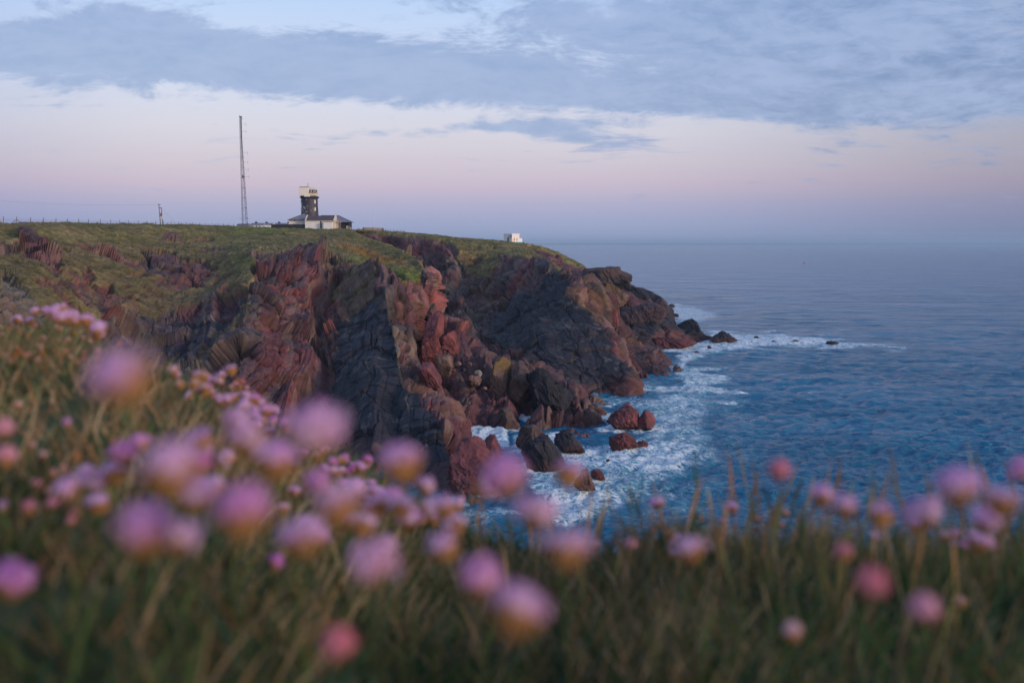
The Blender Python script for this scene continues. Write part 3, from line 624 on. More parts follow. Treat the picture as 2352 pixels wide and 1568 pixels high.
# ------------------------------------------------------------------ loose and sea rocks
def rock(label, cat, poly=None, bbox=None, Y=None, depth=None, col=C_DRED, seed=0, group=None, rough=1.0, zsink=0.0, name='sea_rock', top=None, tcol=None, dirv=(.5, 0, -.8), res=1.0):
    """an angular boulder whose outline follows the survey, with its own thickness"""
    rs = np.random.RandomState(seed + 500)
    if poly is None:
        x0, x1, y0, y1 = bbox; n = 11; poly = []
        for k in range(n):
            a = 2 * math.pi * (k + rs.uniform(-.3, .3)) / n
            rx = (x1 - x0) / 2; ry = (y1 - y0) / 2
            r = rs.uniform(.82, 1.12)
            yy = -math.sin(a) * r; yy = yy if yy < 0 else yy * .8
            poly.append(((x0 + x1) / 2 + rx * r * math.cos(a), (y0 + y1) / 2 + ry * yy))
    xs = [p[0] for p in poly]; ys = [p[1] for p in poly]
    if Y is None: Y = seaY(max(ys) - 2)
    cx, cy = (min(xs) + max(xs)) / 2, min(ys) * .45 + max(ys) * .55
    w_ = (max(xs) - min(xs)) / F * Y
    if depth is None: depth = w_ * .42
    npx = max(max(xs) - min(xs), max(ys) - min(ys))
    nu = int(min(260, max(28, npx * 2.2 * res))); nv = max(14, nu // 2)
    th = np.linspace(0, 2 * np.pi, nu, endpoint=False)
    # outline radius by ray casting from the centre
    P2 = np.array(poly + [poly[0]], float) - [cx, cy]
    R = np.zeros(nu)
    for i, t in enumerate(th):
        dx_, dy_ = math.cos(t), -math.sin(t); best = 1
        for (ax, ay), (bx, by) in zip(P2[:-1], P2[1:]):
            ex, ey = bx - ax, by - ay; den = dx_ * ey - dy_ * ex
            if abs(den) < 1e-9: continue
            s_ = (ax * ey - ay * ex) / den; k = (ax * dy_ - ay * dx_) / den
            if s_ > 0 and -1e-6 <= k <= 1 + 1e-6: best = max(best, s_) if best != 1 else s_
        R[i] = best
    ph = np.linspace(-np.pi / 2, np.pi / 2, nv)
    cs = np.sign(np.cos(ph)) * np.abs(np.cos(ph)) ** .8
    GX = R[None, :] * np.cos(th)[None, :] * cs[:, None]; GY = -R[None, :] * np.sin(th)[None, :] * cs[:, None]
    Yd = Y + depth * np.sin(ph)[:, None] + 0 * GX
    c = np.array(W(cx, cy, Y)); ax = F / Y
    X = c[0] + GX / ax; Z = c[2] - GY / ax - zsink
    P = np.stack([X, Yd, Z], -1)
    dv = np.array(dirv, float); dv /= np.linalg.norm(dv)
    pf = (P.reshape(-1, 3) + seed * 13.7).astype(np.float32); Q = pf + np.outer(pf @ dv, dv) * (.35 - 1)
    sc = max(w_, .8)
    f1, e1, i1 = facets(Q, 2.6 / sc, seed + 5); f2, e2, i2 = facets(Q + 5, 6.5 / sc, seed + 15); f3, e3, i3 = facets(Q + 9, 15 / sc, seed + 25)
    d = sc * rough * (.08 * f1 + .05 * f2 + .03 * f3 - .018 * sstep(e1, .08, 0) - .012 * sstep(e2, .1, 0))
    rad = P - c; rad /= np.linalg.norm(rad, axis=-1, keepdims=True) + 1e-6
    P = P + rad * d.reshape(P.shape[:2])[..., None]
    L_ = P - c
    for k in range(16):
        nn = rs.normal(0, 1, 3); nn[1] = -abs(nn[1]) * 1.6 if k % 3 else nn[1]; nn /= np.linalg.norm(nn)
        dp = L_ @ nn; hgt = dp.max() * rs.uniform(.58, .92)
        L_ = L_ * np.where(dp > hgt, hgt / np.maximum(dp, 1e-6), 1.0)[..., None]
    P = c + L_ * 1.12
    q2 = P.reshape(-1, 3).astype(np.float32) + seed; q2 = q2 + np.outer(q2 @ dv, dv) * (.3 - 1); j1, k1, _ = facets(q2, 9 / sc, seed + 35, 1.0); j2, k2, _ = facets(q2 + 3, 22 / sc, seed + 45, 1.0)
    P = P + rad * (sc * rough * (.045 * j1 + .02 * j2 - .012 * sstep(k1, .08, 0))).reshape(P.shape[:2])[..., None]
    C_ = np.tile(np.asarray(col), (len(pf), 1)) * (1 + (i1 - .5) * .6 + (i2 - .5) * .5 + (fbm(pf, 3 / sc, 4, seed) - .5) * .9)[:, None]
    if tcol is not None:
        k = sstep(P[..., 2].ravel() + (fbm(pf, 3 / sc, 3, 5) - .5) * sc * .5, P[..., 2].min() + (P[..., 2].max() - P[..., 2].min()) * .62, P[..., 2].min() + (P[..., 2].max() - P[..., 2].min()) * .85)
        C_ = C_ * (1 - .75 * k[:, None]) + np.asarray(tcol) * .75 * k[:, None]
    wet = sstep(P[..., 2].ravel(), 2.6, 1.0)[:, None]; C_ = C_ * (1 - .5 * wet) + C_WET * .8 * wet * .5
    loc = np.array([c[0], Y, P[..., 2].min()])
    P = P - loc
    idx = np.arange(nv * nu).reshape(nv, nu); nx = np.roll(idx, -1, 1)
    q = np.stack([idx[:-1], nx[:-1], nx[1:], idx[1:]], -1).reshape(-1, 4)
    me = tri_mesh(name, P.reshape(-1, 3), q, np.clip(C_, .004, .9))
    a = me.attributes.new('turf', 'FLOAT', 'POINT')
    o = link(name, me, M_CLIFF); o.location = loc
    FOOT.append((c[0], Y, w_ / 2)) if c[2] < 12 else None
    return tag(o, label, cat, group)
FOOT = []
rock('large red triangular rock with jagged peak standing in white foam', 'rock', poly=[(1399, 976), (1402, 962), (1425, 941), (1441, 929), (1452, 938), (1474, 956), (1470, 975), (1456, 988), (1425, 982)], col=C_DRED * 1.15, seed=1, depth=4)
rock('smaller slanting red rock split from the big triangular one', 'rock', poly=[(1456, 985), (1474, 958), (1482, 944), (1497, 950), (1510, 969), (1508, 981), (1486, 988)], col=C_DRED * 1.2, seed=2, depth=3)
rock('ribbed grey rock in the foam below the dark headland slab', 'rock', poly=[(1348, 948), (1356, 932), (1374, 930), (1386, 938), (1398, 952), (1392, 957), (1365, 955)], col=C_BROWN * .8, seed=3, rough=1.3)
rock('low red rock at the tip of the rubble spur', 'rock', poly=[(1395, 1030), (1406, 1004), (1424, 987), (1440, 996), (1455, 1004), (1466, 1022), (1445, 1034), (1420, 1036)], col=C_RED * .62, seed=4, rough=1.3)
rock('small red knob beyond the spur tip in foam', 'rock', poly=[(1458, 1028), (1466, 1014), (1478, 1012), (1489, 1020), (1484, 1029)], col=C_RED * .62, seed=5, rough=1.2)
rock('rounded dark rock beside the narrow white channel', 'rock', poly=[(1276, 1026), (1280, 1002), (1294, 992), (1314, 1000), (1330, 1020), (1339, 1042), (1300, 1036)], col=C_SLATE * 1.1, seed=6, depth=4)
rock('tall dark wedge rock behind the pink flowers', 'rock', poly=[(1195, 1040), (1208, 1010), (1224, 993), (1250, 1000), (1270, 1018), (1290, 1060), (1286, 1105), (1262, 1112), (1240, 1085), (1215, 1070)], col=C_SLATE, seed=7, depth=5, Y=seaY(1075))
rock('red and black rock between the two white pools', 'rock', poly=[(1100, 1036), (1112, 1008), (1124, 998), (1136, 1004), (1156, 1046), (1150, 1075), (1110, 1070)], col=C_DRED, seed=8, depth=4)
rock('broad brown rock nearest the foot of the near cliff', 'rock', poly=[(1030, 1150), (1040, 1060), (1062, 1020), (1100, 1018), (1130, 1060), (1120, 1130), (1090, 1175), (1050, 1180)], col=C_DRED * 1.0, seed=9, depth=9, Y=seaY(1120), res=1.3)
rock('upright red slab rock awash on the seaward side', 'rock', poly=[(1355, 1078), (1362, 1071), (1378, 1080), (1388, 1100), (1393, 1108), (1372, 1108), (1360, 1096)], col=C_RED * .6, seed=10)
rock('brown rock half hidden behind a pale pink flower', 'rock', poly=[(1318, 1120), (1340, 1080), (1352, 1078), (1362, 1108), (1378, 1128), (1368, 1132), (1335, 1130)], col=C_BROWN * .85, seed=12)
rock('dark spire rock beside the small white pool', 'rock', poly=[(1135, 1005), (1148, 965), (1158, 930), (1172, 940), (1186, 970), (1203, 1012), (1170, 1018)], col=C_BROWN * .6, seed=13, Y=212, depth=4)
rock('blocky grey rock under the rubble spur', 'rock', poly=[(1190, 1018), (1196, 985), (1222, 978), (1245, 995), (1268, 1020), (1240, 1034), (1205, 1032)], col=C_BROWN * .8, seed=14, depth=5)
rock('ochre-topped pinnacle at the head of the rubble spur', 'rock', poly=[(1120, 925), (1126, 870), (1140, 828), (1158, 821), (1176, 832), (1174, 870), (1162, 915), (1145, 935)], col=C_BROWN * .9, seed=15, Y=233, depth=5, tcol=C_OCHRE * .8, name='rock_pinnacle', res=1.3)
rock('pointed brown pinnacle second from the gully head', 'rock', poly=[(1172, 905), (1178, 850), (1186, 824), (1200, 828), (1212, 850), (1222, 900), (1200, 930)], col=C_BROWN * .75, seed=16, Y=231, depth=5, name='rock_pinnacle', res=1.3)
rock('dark jointed block on the upper rubble spur', 'rock', poly=[(1208, 925), (1215, 870), (1240, 850), (1280, 885), (1322, 918), (1310, 960), (1250, 965)], col=C_DARK * 1.3, seed=17, Y=226, depth=5, name='boulder', res=1.3)
rock('pale pink fallen boulder in the gully', 'boulder', bbox=(1087, 1108, 849, 869), Y=230, col=C_PALE * .7, seed=18, name='boulder')
rock('cracked brown boulder under the pale pink one', 'boulder', bbox=(1074, 1106, 862, 890), Y=228, col=C_BROWN * 1.1, seed=19, name='boulder')
rock('tall square grey boulder against the red spur', 'boulder', poly=[(1000, 838), (1008, 815), (1030, 812), (1040, 842), (1030, 880), (1006, 876)], Y=226, col=C_BROWN * .95, seed=20, name='boulder')
rock('red standing slab leaning at the head of the gully', 'boulder', poly=[(962, 845), (970, 790), (986, 735), (1000, 706), (1012, 703), (1018, 740), (1016, 800), (1006, 850), (985, 862)], Y=236, depth=4, col=C_RED * .8, seed=21, name='boulder')
rock('red and tan slab resting above the gully rubble', 'boulder', poly=[(1010, 790), (1020, 768), (1042, 762), (1056, 790), (1050, 815), (1024, 812)], Y=236, depth=3, col=C_RED * .8, seed=22, name='boulder')
rock('rounded red buttress rock low on the near spur', 'boulder', poly=[(962, 850), (975, 822), (992, 830), (1008, 862), (1014, 895), (990, 900), (968, 880)], Y=208, depth=4, col=C_DRED, seed=23, name='boulder')
rs_ = np.random.RandomState(4)
spots = [(1052, 836), (1064, 850), (1040, 852), (1062, 874), (1112, 893), (1092, 900), (1020, 800), (1048, 812), (1080, 838), (1112, 842)]
for i, (x, y) in enumerate(spots):
    s = rs_.uniform(4, 9)
    rock('small angular boulder in the rubble between the near spur and the dark slab', 'boulder', bbox=(x - s, x + s, y - s * .8, y + s * .7), Y=226 if y < 960 else None, col=[C_BROWN, C_SLATE, C_DRED, C_PURP][i % 4] * 1.1, seed=40 + i, name='boulder', group='small boulders in the gully rubble', rough=1.2)
rock('great square-shouldered crag behind the headland grass', 'crag', poly=[(1338, 640), (1343, 616), (1358, 611), (1374, 610), (1376, 614), (1386, 611), (1400, 607), (1417, 618), (1420, 626), (1440, 633), (1441, 662), (1430, 672), (1400, 680), (1350, 680)], Y=436, depth=12, col=C_SLATE * 1.2, seed=60, tcol=C_BROWN * .8, name='rock_crag', res=2.2, rough=.75)
rock('brown lichen-topped crag below the square crag', 'crag', poly=[(1372, 668), (1392, 642), (1408, 650), (1414, 662), (1432, 670), (1450, 686), (1448, 704), (1410, 715), (1380, 705)], Y=415, depth=9, col=C_BROWN * .9, seed=61, tcol=C_OCHRE * .35, name='rock_crag', res=2)
rock('dark stepped crag sloping to the sea under the square crag', 'crag', poly=[(1438, 690), (1446, 668), (1460, 666), (1482, 674), (1490, 688), (1506, 700), (1500, 712), (1460, 712)], Y=432, depth=9, col=C_DARK * 1.25, seed=62, name='rock_crag', res=2)
rock('ochre-faced block above the second dark buttress', 'crag', poly=[(1366, 742), (1376, 705), (1390, 690), (1404, 697), (1414, 712), (1415, 742), (1398, 762), (1374, 762)], Y=345, depth=7, col=C_DRED * 1.1, seed=63, tcol=C_OCHRE * .75, name='rock_crag', res=2)
rock('layered brown crag in the middle of the far rocks', 'crag', poly=[(1420, 728), (1440, 708), (1490, 704), (1508, 700), (1524, 716), (1536, 730), (1534, 752), (1490, 752), (1440, 748)], Y=400, depth=10, col=C_PURP * .9, seed=64, name='rock_crag', res=2)
rock('undercut black crag with pale ledge', 'crag', poly=[(1468, 756), (1480, 744), (1520, 740), (1532, 756), (1520, 776), (1490, 776)], Y=398, depth=7, col=C_DARK * 1.15, seed=65, name='rock_crag', res=2)
rock('humped black rock near the end of the point', 'crag', poly=[(1548, 768), (1560, 746), (1576, 735), (1596, 738), (1604, 756), (1618, 768), (1600, 778), (1560, 778)], Y=418, depth=9, col=C_DARK * 1.3, seed=66, name='rock_crag', res=2)
rock('low dark shelf at the seaward end of the point', 'crag', poly=[(1530, 776), (1552, 758), (1580, 766), (1610, 768), (1632, 776), (1628, 790), (1590, 794), (1545, 790)], Y=seaY(782), depth=9, col=C_DARK * 1.4, seed=67, name='rock_crag', res=2)
rock('red-stained shelf running down to the surf', 'crag', poly=[(1480, 800), (1500, 782), (1540, 780), (1600, 790), (1590, 797), (1550, 804), (1516, 816), (1500, 814)], Y=seaY(800), depth=8, col=C_DRED * .9, seed=68, name='rock_crag', res=2)
rock('sloping wave-washed rock just off the point', 'rock', poly=[(1632, 778), (1650, 766), (1662, 763), (1674, 768), (1700, 788), (1680, 792), (1656, 786)], col=C_SLATE * 1.2, seed=69, Y=seaY(786), res=2)
for i, (x0, x1, y0, y1, lb) in enumerate([(1535, 1551, 699, 708, 'small black rock in surf behind the point, the farthest one'), (1533, 1548, 711, 716, 'thin black rock in surf, middle of three behind the point'), (1534, 1563, 721, 729, 'long low black rock in surf, nearest of three behind the point'),
        (1732, 1743, 771, 776, 'tiny black rock awash first along the white reef'), (1771, 1783, 782, 789, 'small black rock awash second along the white reef'), (1809, 1840, 781, 789, 'longest black rock awash on the white reef'), (1896, 1926, 784, 791, 'outermost black rock awash on the white reef'),
        (1622, 1635, 794, 803, 'little round rock in foam below the sloping rock'), (1590, 1606, 807, 812, 'flat black rock barely awash off the red-stained shelf'), (1392, 1401, 1053, 1060, 'lone dark stone in the middle of the foam'), (1382, 1396, 929, 934, 'small flat stone behind the big triangular rock'), (1545, 1558, 838, 850, 'dark fin of rock at the foot of the second buttress')]):
    rock(lb, 'rock', bbox=(x0, x1, y0, y1 + 2), col=C_DARK * 1.4, seed=80 + i, res=1.5)
# ------------------------------------------------------------------ sea
def sea_build():
    pys = np.concatenate([np.array([559.0, 559.4, 560.0, 560.8]), 562 + np.cumsum(np.linspace(.62, .85, 950)), np.linspace(1270, 6000, 40)])
    Ys = np.array([seaY(p) for p in pys]); Ys[0] = 25000
    us = np.concatenate([np.linspace(-2.4, -.36, 30)[:-1], np.linspace(-.36, .60, 1050), np.linspace(.60, 2.4, 30)[1:]])
    X = us[None, :] * Ys[:, None]; Yy = np.repeat(Ys[:, None], len(us), 1)
    P = np.stack([X, Yy, np.zeros_like(X)], -1); pf = P.reshape(-1, 3)
    dist = pf[:, 1]
    near = pf[:, 1] < 2600
    z = np.zeros(len(pf)); q = pf[near].astype(np.float64)
    dy = dist[near] ** 2 / (HC * F) * 1.2          # row spacing
    rs = np.random.RandomState(3)
    zz = np.zeros(len(q)); gx = np.zeros(len(q)); gy = np.zeros(len(q))
    wf = fbm(q.astype(np.float32), 1 / 60.0, 3, 8)
    for L, A, n in [(34, .16, 6), (15, .12, 9), (7, .13, 14), (3.6, .10, 18), (1.9, .06, 20)]:
        fade = sstep(L / np.maximum(dy, 1e-3), 2.0, 5.0)
        for k in range(n):
            l = L * rs.uniform(.7, 1.4); a = math.radians(-70 + rs.normal(0, 40)); kx, ky = math.cos(a) * 2 * math.pi / l, math.sin(a) * 2 * math.pi / l
            ph = kx * q[:, 0] + ky * q[:, 1] + rs.uniform(0, 6.28) + wf * 9
            amp = A / math.sqrt(n) * 1.6 * fade
            s_ = np.sin(ph); zz += amp * (1 - 2 * np.abs(np.sin(ph / 2)) ** 1.2 if k % 3 == 0 else s_)
            gx -= amp * .6 * np.cos(ph) * math.cos(a); gy -= amp * .6 * np.cos(ph) * math.sin(a)
    patchy = .35 + 1.3 * fbm(q.astype(np.float32), 1 / 55.0, 3, 18); zz *= patchy; gx *= patchy; gy *= patchy
    z[near] = zz; P[..., 2] = z.reshape(X.shape)
    pp = P.reshape(-1, 3); pp[near, 0] += gx; pp[near, 1] += gy
    # foam: where swell meets rock, and streaming off the point
    px, py = PX(pf); foam = np.zeros(len(pf)); q = pf.astype(np.float32)
    wob = (fbm(q, 1 / 9.0, 5, 5) - .5)
    def patch(poly, k, soft, wb=60):
        nonlocal foam
        m = sstep(polysdf(px, py, poly) + wob * wb * 1.6, -soft * 1.6, soft * 1.2) * k; foam = np.maximum(foam, m)
    patch([(1330, 900), (1480, 895), (1560, 880), (1590, 830), (1650, 860), (1620, 930), (1640, 1000), (1650, 1060), (1520, 1120), (1400, 1200), (1240, 1180), (1250, 1100), (1330, 1040), (1500, 1020), (1420, 930), (1330, 925)], .66, 26)
    patch([(1340, 1020), (1480, 1028), (1560, 990), (1620, 1010), (1600, 1060), (1500, 1090), (1400, 1090), (1300, 1060), (1270, 1000)], .88, 18, 40)
    patch([(1470, 900), (1560, 885), (1600, 900), (1560, 960), (1600, 990), (1520, 1000), (1510, 940)], .85, 16)
    patch([(1060, 970), (1160, 970), (1170, 1030), (1080, 1030)], 1.1, 6, 10)
    patch([(1180, 1000), (1300, 990), (1300, 1050), (1180, 1040)], 1.0, 8, 10)
    patch([(1230, 1080), (1330, 1110), (1420, 1110), (1420, 1160), (1300, 1200), (1200, 1190)], .9, 16)
    patch([(1050, 1160), (1200, 1150), (1250, 1200), (1060, 1210)], .7, 16)
    patch([(1560, 800), (1640, 765), (1760, 772), (1900, 780), (2010, 790), (2080, 799), (1960, 800), (1760, 797), (1680, 805), (1600, 820), (1560, 850)], .95, 9, 22)
    patch([(1640, 763), (1760, 766), (1950, 783), (1900, 794), (1700, 800)], 1.0, 5, 14)
    patch([(1505, 694), (1580, 700), (1660, 722), (1600, 740), (1550, 732), (1520, 712)], .8, 8, 18)
    patch([(1552, 850), (1640, 850), (1680, 880), (1600, 900), (1560, 890)], .85, 12)
    patch([(1600, 860), (1720, 900), (1800, 1000), (1700, 1080), (1620, 1000)], .42, 30)
    patch([(1500, 1090), (1700, 1080), (1650, 1200), (1400, 1230)], .5, 30)
    for (fx, fy, fr) in FOOT:
        d = np.sqrt((pf[:, 0] - fx) ** 2 + (pf[:, 1] - fy) ** 2) - fr
        foam = np.maximum(foam, (.95 if fr > .8 else .8) * sstep(d + wob * 6, 4.0, 0.3))
    for (x_, y_, w_, h_) in [(1863, 898, 22, 5), (2150, 1010, 40, 5), (1700, 905, 60, 6), (1780, 760, 40, 2), (2300, 1080, 40, 6), (1660, 925, 60, 8), (1960, 985, 60, 5)]:
        foam = np.maximum(foam, .62 * np.exp(-((px - x_) / w_) ** 2 - ((py - y_) / h_) ** 2 + wob * 3) * .9)
    # surf heaps up a little where it is thickest
    hp = foam ** 2 * (ridged(q, 1 / 4.0, 4, 2) - .40) * 2.0 * (dist < 500) * .5
    pp[:, 2] += hp
    me = grid_mesh('sea', pp.reshape(P.shape), None, {'foam': foam}, flip=True)
    m, t = new_mat('sea_water')
    geo = t.node('ShaderNodeNewGeometry').outputs['Position']
    fa = t.node('ShaderNodeAttribute', attribute_name='foam').outputs['Fac']
    n1 = t.noise(t.mapping(geo, (.16, .2, .1)), 1.0, 10, .72, 1.4)
    rg = t.math('ABSOLUTE', t.math('SUBTRACT', t.noise(t.mapping(geo, (.30, .36, .1), loc=(9, 2, 0)), 1.0, 8, .66, 2.0), .5))
    lace = t.math('SUBTRACT', 1.0, t.math('MULTIPLY', rg, 7.0), clamp=True)
    n5 = t.noise(t.mapping(geo, (.9, .9, .5)), 1.0, 5, .7, .8)
    pat = t.math('ADD', t.math('MULTIPLY', n1, .72), t.math('MULTIPLY', lace, .34))
    pat = t.math('ADD', pat, t.math('MULTIPLY', t.math('SUBTRACT', n5, .5), .18))
    thr = t.math('SUBTRACT', .98, t.math('MULTIPLY', fa, .52))
    fm = t.smooth(t.math('SUBTRACT', pat, thr), -.12, .22)
    big = t.noise(t.mapping(geo, (.012, .02, .1)), 1.0, 4, .55)
    deep = t.mix(t.smooth(big, .35, .65), (.007, .108, .215, 1), (.011, .142, .278, 1))
    aer = t.smooth(fa, .25, .95)
    deep = t.mix(t.math('MULTIPLY', aer, .8), deep, (.10, .34, .46, 1))
    wb = t.node('ShaderNodeBsdfPrincipled'); t.put(wb, 'Base Color', deep); wb.inputs['Roughness'].default_value = .14
    wb.inputs['IOR'].default_value = 1.333; wb.inputs['Specular IOR Level'].default_value = .38; wb.inputs['Specular Tint'].default_value = (.42, .78, 1.0, 1)
    bp = t.node('ShaderNodeBump'); bp.inputs['Strength'].default_value = 1.0; bp.inputs['Distance'].default_value = .55
    h1 = t.noise(t.mapping(geo, (.75, .95, .5), (0, 0, .3)), 1.0, 6, .65, .5)
    h2 = t.noise(t.mapping(geo, (.22, .30, .1), (0, 0, .25)), 1.0, 4, .6, .3)
    h3 = t.noise(t.mapping(geo, (.05, .075, .1), (0, 0, .2)), 1.0, 4, .6, .2)
    h4 = t.noise(t.mapping(geo, (.010, .018, .1), (0, 0, .15)), 1.0, 5, .6, .3)
    hh = t.math('ADD', h1, t.math('ADD', t.math('MULTIPLY', h2, 2.4), t.math('ADD', t.math('MULTIPLY', h3, 8.0), t.math('MULTIPLY', h4, 26.0))))
    t.put(bp, 'Height', hh); t.put(bp, 'Strength', t.math('ADD', .55, t.math('MULTIPLY', t.noise(t.mapping(geo, (.018, .03, .1)), 1.0, 4, .6), .9))); t.l.new(bp.outputs[0], wb.inputs['Normal'])
    fb = t.node('ShaderNodeBsdfPrincipled'); t.put(fb, 'Base Color', t.mix(n5, (.62, .72, .79, 1), (.76, .82, .87, 1))); fb.inputs['Roughness'].default_value = .9
    fb.inputs['Specular IOR Level'].default_value = .1
    bp2 = t.node('ShaderNodeBump'); bp2.inputs['Strength'].default_value = .4; bp2.inputs['Distance'].default_value = .35
    t.put(bp2, 'Height', n5); t.l.new(bp2.outputs[0], fb.inputs['Normal'])
    mx = t.node('ShaderNodeMixShader'); t.put(mx, 0, t.math('MULTIPLY', fm, .93)); t.l.new(wb.outputs[0], mx.inputs[1]); t.l.new(fb.outputs[0], mx.inputs[2])
    o = t.node('ShaderNodeOutputMaterial'); t.l.new(mx.outputs[0], o.inputs[0])
    ob = link('sea', me, m, None, True); ob['kind'] = 'structure'; return ob
sea = sea_build()
# ------------------------------------------------------------------ buildings and fittings on the headland
M_WHITE = simple_mat('white_render', (.74, .73, .72), .8, .06, .8, second=(.55, .50, .44), thr=(.66, .8), sscale=.9)
M_WHITE2 = simple_mat('weathered_white_paint', (.80, .76, .68), .75, .08, 1.2, second=(.42, .30, .18), thr=(.60, .70), sscale=1.1)
M_CREAM = simple_mat('cream_render', (.66, .60, .48), .8, .1)
M_BLACK = simple_mat('black_painted_wall', (.028, .030, .045), .6, .3)
M_SLATE = simple_mat('slate_roof', (.17, .18, .23), .6, .3, 3.0, second=(.27, .28, .33), thr=(.5, .6), sscale=4)
M_ROOF2 = simple_mat('dark_felt_roof', (.085, .075, .090), .8, .25, 1.5, second=(.13, .12, .12), thr=(.58, .68), sscale=.8)
M_LEAD = simple_mat('lead_edging', (.12, .13, .15), .5, .2)
M_STEEL = simple_mat('galvanised_steel', (.13, .13, .18), .5, .25, metal=.3)
M_GLASS = simple_mat('window_glass', (.10, .16, .22), .08, .15, spec=.8)
M_BOARD = simple_mat('white_window_board', (.72, .70, .62), .7, .08)
M_RUST = simple_mat('rusty_sill', (.34, .16, .10), .8, .3)
M_WOOD = simple_mat('weathered_timber', (.13, .11, .11), .85, .3, 6)
M_PALEWOOD = simple_mat('pale_timber', (.36, .30, .24), .85, .2, 6)
M_TEAL = simple_mat('teal_paint', (.02, .25, .26), .5, .1)
M_ORANGE = simple_mat('orange_clay', (.50, .20, .07), .8, .2)
M_YEL = simple_mat('yellow_sign', (.75, .42, .08), .6, .05)
M_DARK = simple_mat('dark_opening', (.02, .015, .018), .8, .2)
M_CONC = simple_mat('concrete', (.30, .27, .23), .9, .2)
M_WIRE = simple_mat('fence_wire', (.16, .17, .2), .5, .1, metal=.4)
def tower_mat():
    m, t = new_mat('flaking_black_tower_paint')
    oc = t.node('ShaderNodeTexCoord').outputs['Object']; s = t.node('ShaderNodeSeparateXYZ'); t.put(s, 0, oc)
    n = t.noise(oc, 1.15, 4, .55); side = t.math('ADD', t.math('MULTIPLY', s.outputs[0], -.022), t.math('MULTIPLY', t.math('SUBTRACT', 6.0, s.outputs[2]), .008))
    k = t.smooth(t.math('ADD', n, side), .60, .62)
    n2 = t.noise(oc, 2.0, 3, .5); k2 = t.smooth(n2, .66, .68)
    c = t.mix(t.noise(oc, .7, 4), (.030, .032, .052, 1), (.055, .045, .060, 1))
    c = t.mix(k2, c, (.30, .24, .18, 1)); c = t.mix(k, c, (.72, .70, .66, 1))
    b = t.node('ShaderNodeBsdfPrincipled'); t.put(b, 'Base Color', c); b.inputs['Roughness'].default_value = .6
    o = t.node('ShaderNodeOutputMaterial'); t.l.new(b.outputs[0], o.inputs[0]); return m
YL = 446.0; SC = .0769 / F * YL
BX = lambda cx: (648.9 + cx * .0769 - 1176) / F * YL          # plan x of a survey mark on the lighthouse
BZ = lambda cy: W(0, 413.4 + cy * .0769, YL)[2]
base = BZ(1440)
# tower
tw = empty('lighthouse_tower', (BX(740), YL + 9, base), 'black round lighthouse tower with white flaking patches and a boxy white lookout on top', 'lighthouse')
m_tower = tower_mat()
h = lambda cy: (1440 - cy) * SC
MB().lathe([(4.15, -1), (4.1, 0), (3.92, h(1050)), (3.72, h(800)), (3.66, h(600)), (3.75, h(548))], n=56).build('shaft', m_tower, tw, True)
MB().lathe([(3.76, h(548)), (3.98, h(532)), (4.40, h(518)), (4.46, h(508)), (4.40, h(500)), (3.9, h(480)), (3.7, h(470))], n=56).build('cornice', simple_mat('cornice_paint', (.04, .055, .075), .6, .3), tw, True)
def twin(dxs, c0, c1, ang):
    r = 3.78; w_ = .34
    a = math.radians(ang); g = MB().box(-w_, w_, -.12, .1, h(c1), h(c0), a, (r * math.sin(a), -r * math.cos(a), 0))
    f = g.build('window', M_WHITE, tw)
    MB().box(-w_ + .1, w_ - .1, -.16, -.1, h(c1) + .1, h(c0) - .1, a, (r * math.sin(a), -r * math.cos(a), 0)).build('board', M_BOARD, f)
for ang, c0, c1 in ((50, 592, 697), (50, 815, 917), (-72, 590, 690), (-72, 815, 910)): twin(0, c0, c1, ang)
xx = lambda c: (c - 740) * SC * (YL + 5) / YL
cb = MB(); cb.box(xx(490), xx(762), -4.3, 1.8, h(468), h(226)); cab = cb.build('lookout_box', M_WHITE2, tw)
MB().box(xx(478), xx(489.5), -3.6, 1.5, h(460), h(240)).build('side_panel', M_WHITE2, cab)
MB().box(xx(505), xx(750), -4.0, 1.5, h(225.5), h(204)).build('roof_slab', M_LEAD, tw)
MB().box(xx(640), xx(820), -4.42, -4.34, h(497), h(440)).build('access_panel', M_WHITE2, tw)
ob = MB(); ob.hexa([(xx(763), -3.5, h(470)), (xx(968), -3.5, h(470)), (xx(968), 2, h(470)), (xx(763), 2, h(470))], [(xx(763), -3.5, h(388)), (xx(972), -3.5, h(388)), (xx(972), 2, h(388)), (xx(763), 2, h(388))])
ob.build('cabin_wall', simple_mat('stained_cream_paint', (.72, .62, .42), .8, .1, 1.0, second=(.55, .30, .10), thr=(.55, .7), sscale=.8), tw)
MB().hexa([(xx(763), -3.75, h(387)), (xx(982), -3.75, h(387)), (xx(982), 2.1, h(387)), (xx(763), 2.1, h(387))], [(xx(763), -3.75, h(374)), (xx(975), -3.75, h(374)), (xx(975), 2.1, h(374)), (xx(763), 2.1, h(374))]).build('sill', M_RUST, tw)
gl = MB(); gl.hexa([(xx(765), -3.4, h(373)), (xx(935), -3.4, h(373)), (xx(935), 1.8, h(373)), (xx(765), 1.8, h(373))], [(xx(765), -3.7, h(291)), (xx(962), -3.7, h(291)), (xx(962), 1.8, h(291)), (xx(765), 1.8, h(291))])
gp = gl.build('window', M_GLASS, tw)
for x0, x1, x2, x3 in ((764, 778, 764, 778), (833, 850, 833, 850), (912, 922, 914, 924), (934, 946, 964, 978)):
    fr = MB(); fr.hexa([(xx(x0), -3.50, h(373.3)), (xx(x1), -3.50, h(373.3)), (xx(x1), -3.3, h(373.3)), (xx(x0), -3.3, h(373.3))], [(xx(x2), -3.80, h(291)), (xx(x3), -3.80, h(291)), (xx(x3), -3.6, h(291)), (xx(x2), -3.6, h(291))]); fr.build('frame', M_WHITE, gp)
